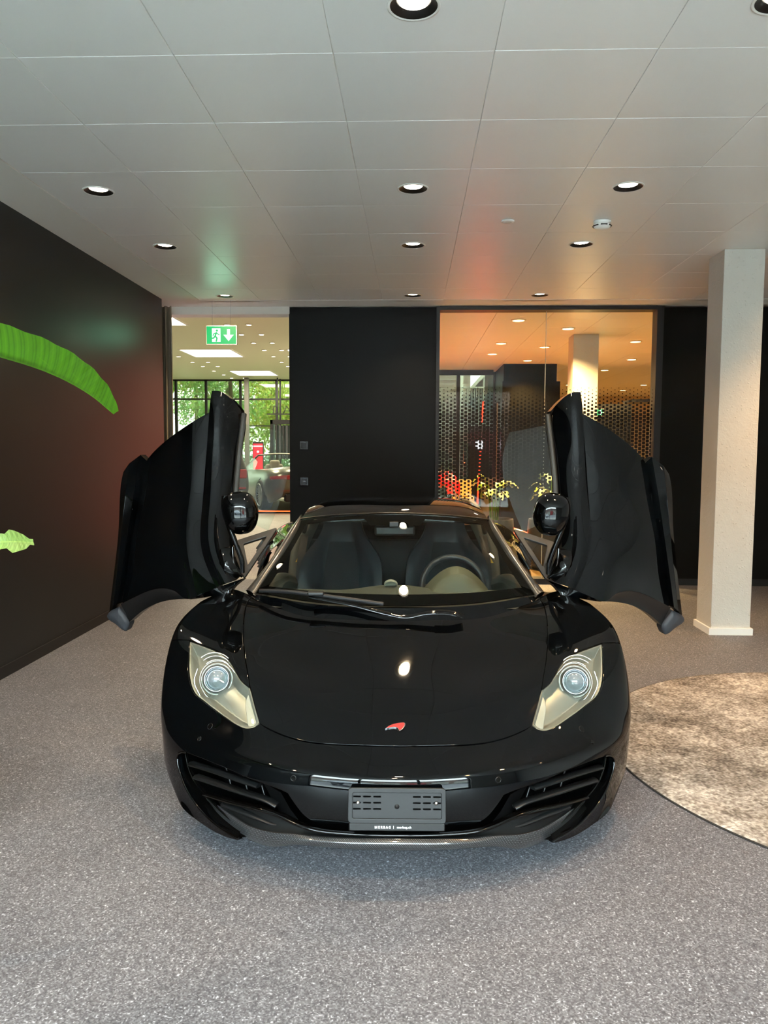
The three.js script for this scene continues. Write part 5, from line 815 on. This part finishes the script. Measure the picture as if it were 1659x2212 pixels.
// motorcycle, mostly hidden by the car roof
{
  const m = thing('motorcycle', 'red and black motorcycle behind the left edge of the dotted window', 'motorcycle', [0.25, 0, -13.6], 1.15);
  const red = phys({ color: 0xb3101f, roughness: 0.2, clearcoat: 1 });
  for (const z of [-0.72, 0.72]) { part(m, 'tyre', new THREE.TorusGeometry(0.27, 0.06, 14, 40).rotateY(Math.PI / 2).translate(0, 0.33, z), M.rubber); part(m, 'wheel_rim', merge([new THREE.TorusGeometry(0.22, 0.014, 8, 36).rotateY(Math.PI / 2).translate(0, 0.33, z), ...[0, 1, 2, 3, 4].map((i) => rbox(0.02, 0.42, 0.025, 0.005).rotateX(i * Math.PI / 5).translate(0, 0.33, z))]), M.steel); }
  part(m, 'fuel_tank', (() => { const g = new THREE.SphereGeometry(1, 24, 18), p = g.attributes.position; for (let i = 0; i < p.count; i++) p.setXYZ(i, p.getX(i) * (0.15 + 0.03 * p.getZ(i)), p.getY(i) * 0.14 + 0.03 * p.getZ(i), p.getZ(i) * 0.28); g.computeVertexNormals(); return g.translate(0, 0.92, 0.14); })(), red);
  part(m, 'front_fairing', sleek([[[-0.12, 0.72, 0.45], [0, 0.70, 0.62], [0.12, 0.72, 0.45]], [[-0.16, 0.9, 0.42], [0, 0.92, 0.62], [0.16, 0.9, 0.42]], [[-0.1, 1.08, 0.36], [0, 1.12, 0.44], [0.1, 1.08, 0.36]]], 14, 14), red);
  part(m, 'engine', rbox(0.34, 0.34, 0.42, 0.06, 0, 0.5, 0.02), M.satin); part(m, 'seat', rbox(0.24, 0.1, 0.6, 0.05, 0, 0.86, -0.34), M.leatherDark);
  for (const s of [1, -1]) part(m, 'fork', bar([V(s * 0.09, 0.33, 0.74), V(s * 0.09, 1.06, 0.44)], round(0.025, 0.025, 8), 2, V(1, 0, 0)), M.chrome);
  part(m, 'handlebar', bar(pts([[-0.36, 1.08, 0.28], [-0.2, 1.12, 0.4], [0, 1.08, 0.44], [0.2, 1.12, 0.4], [0.36, 1.08, 0.28]]), round(0.014, 0.014, 8), 24), M.chrome);
  part(m, 'tail_unit', bar(pts([[0, 0.78, -0.4], [0, 0.86, -0.66], [0, 0.92, -0.86]]), (t) => round(lerp(0.1, 0.05, t), lerp(0.07, 0.03, t), 10), 12), red);
  part(m, 'exhaust', bar(pts([[0.14, 0.36, 0.2], [0.18, 0.3, -0.2], [0.18, 0.42, -0.62]]), (t) => round(lerp(0.03, 0.055, t), lerp(0.03, 0.055, t), 10), 20), M.chrome);
  part(m, 'swing_arm', [rbox(0.05, 0.07, 0.62, 0.02, 0.1, 0.38, -0.42), rbox(0.05, 0.07, 0.62, 0.02, -0.1, 0.38, -0.42)], M.steel);
}
// leafy plants
function leafGeo(path, width, curl = 0.35, n = 22, notch = 0, roll = 0) {
  const C = resample(path, n), rows = [];
  for (let i = 0; i <= n; i++) {
    const t = i / n, T = C[Math.min(i + 1, n)].clone().sub(C[Math.max(i - 1, 0)]).normalize(), side = T.clone().cross(V(0, 1, 0)).applyAxisAngle(T, roll).normalize(), up = side.clone().cross(T).normalize();
    const w = width * Math.pow(Math.sin(Math.PI * clamp(0.04 + 0.93 * Math.pow(t, 0.85), 0, 1)), 0.75), r = [];
    for (let j = -5; j <= 5; j++) { const s = j / 5, rip = 0.012 * width * 6 * Math.sin(t * 70 + Math.abs(s) * 3) * Math.abs(s); const ww = w * (1 - notch * (Math.sin(t * 34) > 0.6 ? Math.abs(s) * 0.5 : 0)); r.push(C[i].clone().addScaledVector(side, s * ww).addScaledVector(up, Math.abs(s) * w * curl - s * s * w * 0.1 + rip * 0.3)); }
    rows.push(r);
  }
  return sheet(rows);
}
const leafBump = canvasTex(256, 256, (g) => { g.fillStyle = '#888'; g.fillRect(0, 0, 256, 256); for (let i = 0; i < 60; i++) { g.strokeStyle = i % 2 ? '#aaa' : '#666'; g.lineWidth = 1.6; g.beginPath(); g.moveTo(0, i * 4.3 + 3); g.lineTo(256, i * 4.3); g.stroke(); } }, false);
const leafMap = canvasTex(128, 512, (g, w, h) => {      // pale midrib and fine side veins
  g.fillStyle = '#d8dcc8'; g.fillRect(0, 0, w, h);
  for (let i = 0; i < 90; i++) for (const s of [-1, 1]) { const y = i * 6 + hash(i, s + 2, 3) * 3; g.strokeStyle = i % 3 ? 'rgba(150,165,120,0.55)' : 'rgba(255,255,230,0.6)'; g.lineWidth = 1 + hash(i, s, 9) * 1.4; g.beginPath(); g.moveTo(w / 2, y); g.quadraticCurveTo(w / 2 + s * 30, y + 6, w / 2 + s * 64, y + 22); g.stroke(); }
  g.fillStyle = '#fbf7d8'; g.fillRect(w / 2 - 3, 0, 6, h);
  for (let i = 0; i < 14; i++) { g.strokeStyle = 'rgba(250,240,190,0.8)'; g.lineWidth = 1.2; const x = hash(i, 1, 12) * w, y = hash(i, 2, 12) * h; g.beginPath(); g.moveTo(x, y); g.lineTo(x + 9, y + 26); g.stroke(); }
});
const leafMat = (c, o = {}) => phys({ color: c, roughness: 0.42, transmission: 0.22, thickness: 0, side: THREE.DoubleSide, map: leafMap, bumpMap: leafBump, bumpScale: 0.004, ...o });
{
  const p = thing('potted_strelitzia', 'tall potted broad-leaved plant reaching in from the left edge', 'plant', [-1.85, 0, -2.25]);
  part(p, 'pot', lathe([[0, 0.02], [0.17, 0.02], [0.19, 0.06], [0.23, 0.44], [0.24, 0.46], [0.22, 0.47], [0.205, 0.42], [0, 0.40]]), std(0x2c2c2c, 0.6)); part(p, 'soil', cyl(0.205, 0.2, 0.03, 0, 0.41, 0), std(0x2a1f16, 1));
  const green = leafMat(0x62a31a), pale = leafMat(0x9cc06c), o = V(-1.85, 0, -2.25), rel = (A) => pts(A).map((q) => q.sub(o));
  const big = rel([[-1.75, 1.70, -2.27], [-1.55, 1.80, -2.32], [-1.31, 1.742, -2.45], [-1.20, 1.70, -2.56], [-1.13, 1.645, -2.68], [-1.088, 1.58, -2.80]]);
  part(p, 'leaf', leafGeo(big, 0.105, 0.95, 48), green); part(p, 'stalk', tube([V(0.02, 0.42, 0), V(0.04, 1.1, -0.01), big[0]], 0.014), leafMat(0x6d8a3a));
  const small = rel([[-1.62, 1.02, -2.3], [-1.45, 1.14, -2.36], [-1.31, 1.155, -2.42], [-1.25, 1.145, -2.50]]);
  part(p, 'leaf', leafGeo(small, 0.07, 0.25, 30, 0.9, 1.1), pale); part(p, 'stalk', tube([V(0.03, 0.42, 0.02), V(0.12, 0.8, 0.0), small[0]], 0.011), leafMat(0x6d8a3a));
  for (const [a, h, l] of [[2.2, 1.5, 0.5], [3.4, 1.7, 0.55], [4.4, 1.2, 0.5], [1.2, 1.35, 0.4]]) { const c = Math.cos(a), s = Math.sin(a), b = V(c * 0.12 - 0.05, h, s * 0.12); part(p, 'leaf', leafGeo([b, b.clone().add(V(c * l * 0.35 - 0.03, 0.16, s * l * 0.4)), b.clone().add(V(c * l * 0.6 - 0.05, 0.1, s * l * 0.9))], 0.09, 0.5, 24), green); part(p, 'stalk', tube([V(c * 0.03, 0.42, s * 0.03), V(c * 0.06, h * 0.6, s * 0.06), b], 0.012), leafMat(0x6d8a3a)); }
}
[[1.02, -9.62, 'bushy yellow green plant left of the other in the lounge', 0.25], [1.74, -9.62, 'bushy yellow green plant right of the other in the lounge', 0.3]].forEach(([x, z, label, r0], q) => {
  const p = thing('potted_lily', label, 'plant', [x, 0, z]);
  part(p, 'pot', lathe([[0, 0.02], [r0 * 0.8, 0.02], [r0 * 0.95, 0.08], [r0, 0.5], [r0 * 0.96, 0.62], [r0 * 0.9, 0.62], [r0 * 0.9, 0.56], [0, 0.55]]), std(0x3b3c3a, 0.5)); part(p, 'soil', cyl(r0 * 0.9, r0 * 0.9, 0.02, 0, 0.565, 0), std(0x2a1f16, 1));
  const lm = [leafMat(0x9aa832), leafMat(0x6f8f2a), leafMat(0xb3b648)];
  for (let i = 0; i < 14; i++) { const a = i * 2.4 + q, c = Math.cos(a), s = Math.sin(a), h = rr(0.85, 1.12), l = rr(0.14, 0.24), b = V(c * 0.1, h, s * 0.1); part(p, 'stalk', tube([V(c * 0.05, 0.56, s * 0.05), V(c * 0.06, h * 0.8, s * 0.06), b], 0.007, 10, 6), lm[1]); part(p, 'leaf', leafGeo([b, b.clone().add(V(c * l * 0.5, 0.06, s * l * 0.5)), b.clone().add(V(c * l, -0.02, s * l))], rr(0.035, 0.06), 0.3, 12), lm[i % 3]); }
});
// facade of the lounge towards the yard, and the yard
{
  const w = new THREE.Group(); w.name = 'window_4'; w.userData.kind = 'structure'; scene.add(w);
  part(w, 'window_frame', [box(-0.95, 1.66, CEIL - 0.06, CEIL + 0.08, -15.5, -15.4), ...[-0.93, 0.9, 1.62].map((x) => box(x - 0.035, x + 0.035, 0, CEIL, -15.5, -15.4)), box(-0.95, 1.66, 0, 0.1, -15.48, -15.4)], M.blackFrame);
  part(w, 'pane', box(-0.9, 0.865, 0.1, CEIL - 0.06, -15.45, -15.44), M.sunGlass); part(w, 'pane', box(0.935, 1.585, 0.1, CEIL - 0.06, -15.45, -15.44), M.sunGlass);
  struct('wall_lounge_side', box(1.58, 1.66, 0, CEIL + 0.08, -22, -15.5), M.blackWall);
  const bt = dataTex(256, (x, y) => { const r = Math.floor(y / 16), u = (x + (r % 2) * 16) % 32, m = u < 2 || y % 16 < 2, k = (hash(Math.floor((x + (r % 2) * 16) / 32), r, 5) - 0.5) * 40; return m ? [165, 158, 150] : [128 + k, 112 + k, 102 + k]; }, true); bt.repeat.set(0.5, 0.5);
  struct('wall_yard', box(-0.9, 1.55, 0, 7, -21.3, -21), std(0xffffff, 0.9, 0, { map: bt })); struct('ground_yard', box(-0.9, 1.6, -0.1, 0, -21, -15.6), std(0x6c6a66, 0.9));
  const rl = thing('balcony_railing', 'white metal railing with upright bars outside the lounge', 'railing', [1.35, 0, -17.2]);
  part(rl, 'post', box(-0.30, -0.24, 0, 3.4, -0.03, 0.03), M.white); part(rl, 'post', box(0.20, 0.25, 0, 3.4, -0.03, 0.03), M.white); part(rl, 'handrail', box(-0.24, 0.20, 2.84, 2.87, -0.02, 0.02), M.white);
  for (let i = 0; i < 8; i++) part(rl, 'bar', box(-0.2 + i * 0.05, -0.188 + i * 0.05, 2.0, 2.84, -0.006, 0.006), M.white);
}
// ------------------------------------------------------------------ outdoors
const leafQuad = (() => { const g = new THREE.BufferGeometry(); g.setAttribute('position', new THREE.Float32BufferAttribute([-0.5, 0, 0, 0, -0.1, 0.3, 0.5, 0, 0, 0, 0.12, -0.32], 3)); g.setIndex([0, 1, 2, 0, 2, 3]); g.computeVertexNormals(); return g; })();
const treeLeaf = phys({ color: 0xffffff, roughness: 0.8, transmission: 0.45, thickness: 0, side: THREE.DoubleSide });
function crown(parent, name, blobs, n, size, tint) {
  const o = new THREE.InstancedMesh(leafQuad, treeLeaf, n), m = new THREE.Matrix4(), q = new THREE.Quaternion(), c = new THREE.Color(); o.name = name; o.userData.kind = 'stuff'; shade(o);
  for (let i = 0; i < n; i++) {
    const b = blobs[Math.floor(rnd() * blobs.length)], a = rr(0, 6.283), z = rr(-1, 1), s = Math.sqrt(1 - z * z), k = Math.pow(rnd(), 0.4);
    q.setFromEuler(new THREE.Euler(rr(0, 6.28), rr(0, 6.28), rr(0, 6.28))); const f = size * rr(0.6, 1.4);
    m.compose(V(b[0] + Math.cos(a) * s * k * b[3], b[1] + z * k * b[4], b[2] + Math.sin(a) * s * k * b[3]), q, V(f, f, f)); o.setMatrixAt(i, m);
    o.setColorAt(i, c.setRGB(tint[0] * rr(0.7, 1.3), tint[1] * rr(0.75, 1.25), tint[2] * rr(0.7, 1.3)));
  }
  parent.add(o); return o;
}
[[-12.2, -37, 8, [0.42, 0.55, 0.16], 'tall bright green tree, leftmost outside the hall'], [-9.2, -39, 9.5, [0.36, 0.52, 0.2], 'tall green tree behind the window post'], [-6.6, -36, 7, [0.52, 0.60, 0.14], 'yellow green tree before the far hall window'], [-7.9, -46, 12, [0.30, 0.46, 0.26], 'high blue green tree far behind the others'], [-4.6, -44, 11, [0.40, 0.55, 0.18], 'tall tree at the right end of the hall window'], [-13.5, -48, 12, [0.34, 0.5, 0.22], 'distant tree at the left end of the hall window'], [-2.4, -38, 8, [0.44, 0.56, 0.16], 'rounded tree half hidden by the black panel'], [-10.8, -45, 11, [0.38, 0.53, 0.2], 'wide tree closing the gap between the two left trees'], [-6.2, -50, 12, [0.36, 0.5, 0.22], 'pale tree farthest away in the middle']].forEach(([x, z, h, tint, label]) => {
  const t = thing('garden_tree', label, 'tree', [x, 0, z], 0, 'trees outside the hall');
  part(t, 'trunk', bar([V(0, 0, 0), V(0.1, h * 0.3, 0.05), V(0, h * 0.65, 0)], (k) => round(lerp(0.16, 0.07, k), lerp(0.16, 0.07, k), 10), 14, V(1, 0, 0)), std(0x4a3c2c, 0.9));
  const blobs = []; for (let i = 0; i < 11; i++) blobs.push([rr(-1.5, 1.5), rr(h * 0.28, h * 0.9), rr(-1.2, 1.2), rr(0.8, 1.5), rr(0.6, 1.2)]);
  crown(t, 'foliage', blobs, 11000, 0.15, tint);
});
{
  const hdg = thing('garden_hedge', 'clipped green hedge beyond the hall window', 'hedge', [-9, 0, -34]); part(hdg, 'stems', [0, 1, 2, 3, 4, 5].map((i) => cyl(0.03, 0.04, 0.9, -4.5 + i * 1.8, 0.45, 0, 6)), std(0x3d3124, 0.9));
  const b = []; for (let i = 0; i < 16; i++) b.push([-6 + i * 0.9, 0.75, 0, 0.7, 0.75]); crown(hdg, 'foliage', b, 7000, 0.14, [0.26, 0.42, 0.2]);
  struct('ground_garden', box(-30, 2, -0.12, -0.02, -70, HALL_END - 0.1), std(0x7d8a62, 0.95));
  struct('ground_street', box(-40, 40, -0.16, -0.06, FRONT + 0.1, 40), std(0x77777a, 0.9));
  struct('pavement', box(-20, 20, -0.06, -0.01, FRONT + 0.1, 5.2), std(0xa5a39e, 0.9));
  const bo = dataTex(256, (x, y) => { const r = Math.floor(y / 16), u = (x + (r % 2) * 16) % 32, m = u < 2 || y % 16 < 2, k = (hash(Math.floor((x + (r % 2) * 16) / 32), r, 8) - 0.5) * 36; return m ? [128, 122, 116] : [104 + k, 84 + k, 76 + k]; }, true); bo.repeat.set(0.5, 0.5);
  const f = struct('building_opposite', box(-26, 26, 0, 5.6, 16, 20), std(0xffffff, 0.9, 0, { map: bo }));
  for (let i = -9; i <= 9; i++) { part(f, 'garage_door', box(i * 2.8 - 1.05, i * 2.8 + 1.05, 0, 2.3, 15.95, 16), std(i % 4 === 1 ? 0x7c2020 : 0x8a8880, 0.6)); part(f, 'window', box(i * 2.8 - 0.6, i * 2.8 + 0.6, 3.2, 4.6, 15.95, 16), std(0x22262a, 0.25)); }
  const pc = thing('parked_car', 'silver saloon parked across the street behind the camera', 'car', [-2.6, -0.06, 9.2], Math.PI / 2);
  loftCar(pc, [[-2.2, [[0.7, 0.3], [0.82, 0.45], [0.84, 0.7], [0.78, 0.9], [0.6, 0.98], [0.3, 1.0], [0, 1.0]]], [-1.2, [[0.8, 0.22], [0.88, 0.45], [0.9, 0.7], [0.85, 0.92], [0.7, 1.2], [0.5, 1.32], [0, 1.36]]], [0, [[0.8, 0.2], [0.88, 0.45], [0.9, 0.7], [0.85, 0.92], [0.72, 1.25], [0.55, 1.42], [0, 1.45]]], [0.9, [[0.8, 0.2], [0.88, 0.45], [0.9, 0.68], [0.84, 0.88], [0.7, 0.98], [0.4, 1.02], [0, 1.03]]], [2.2, [[0.6, 0.3], [0.76, 0.42], [0.78, 0.58], [0.7, 0.68], [0.5, 0.72], [0.3, 0.74], [0, 0.74]]]], std(0xa9adb2, 0.25, 0.5));
  for (const x of [0.82, -0.82]) for (const z of [-1.3, 1.35]) roadWheel(pc, x, 0.32, z, 0.32, 0.22, 10, M.steel);
}
renderer.render(scene, camera);
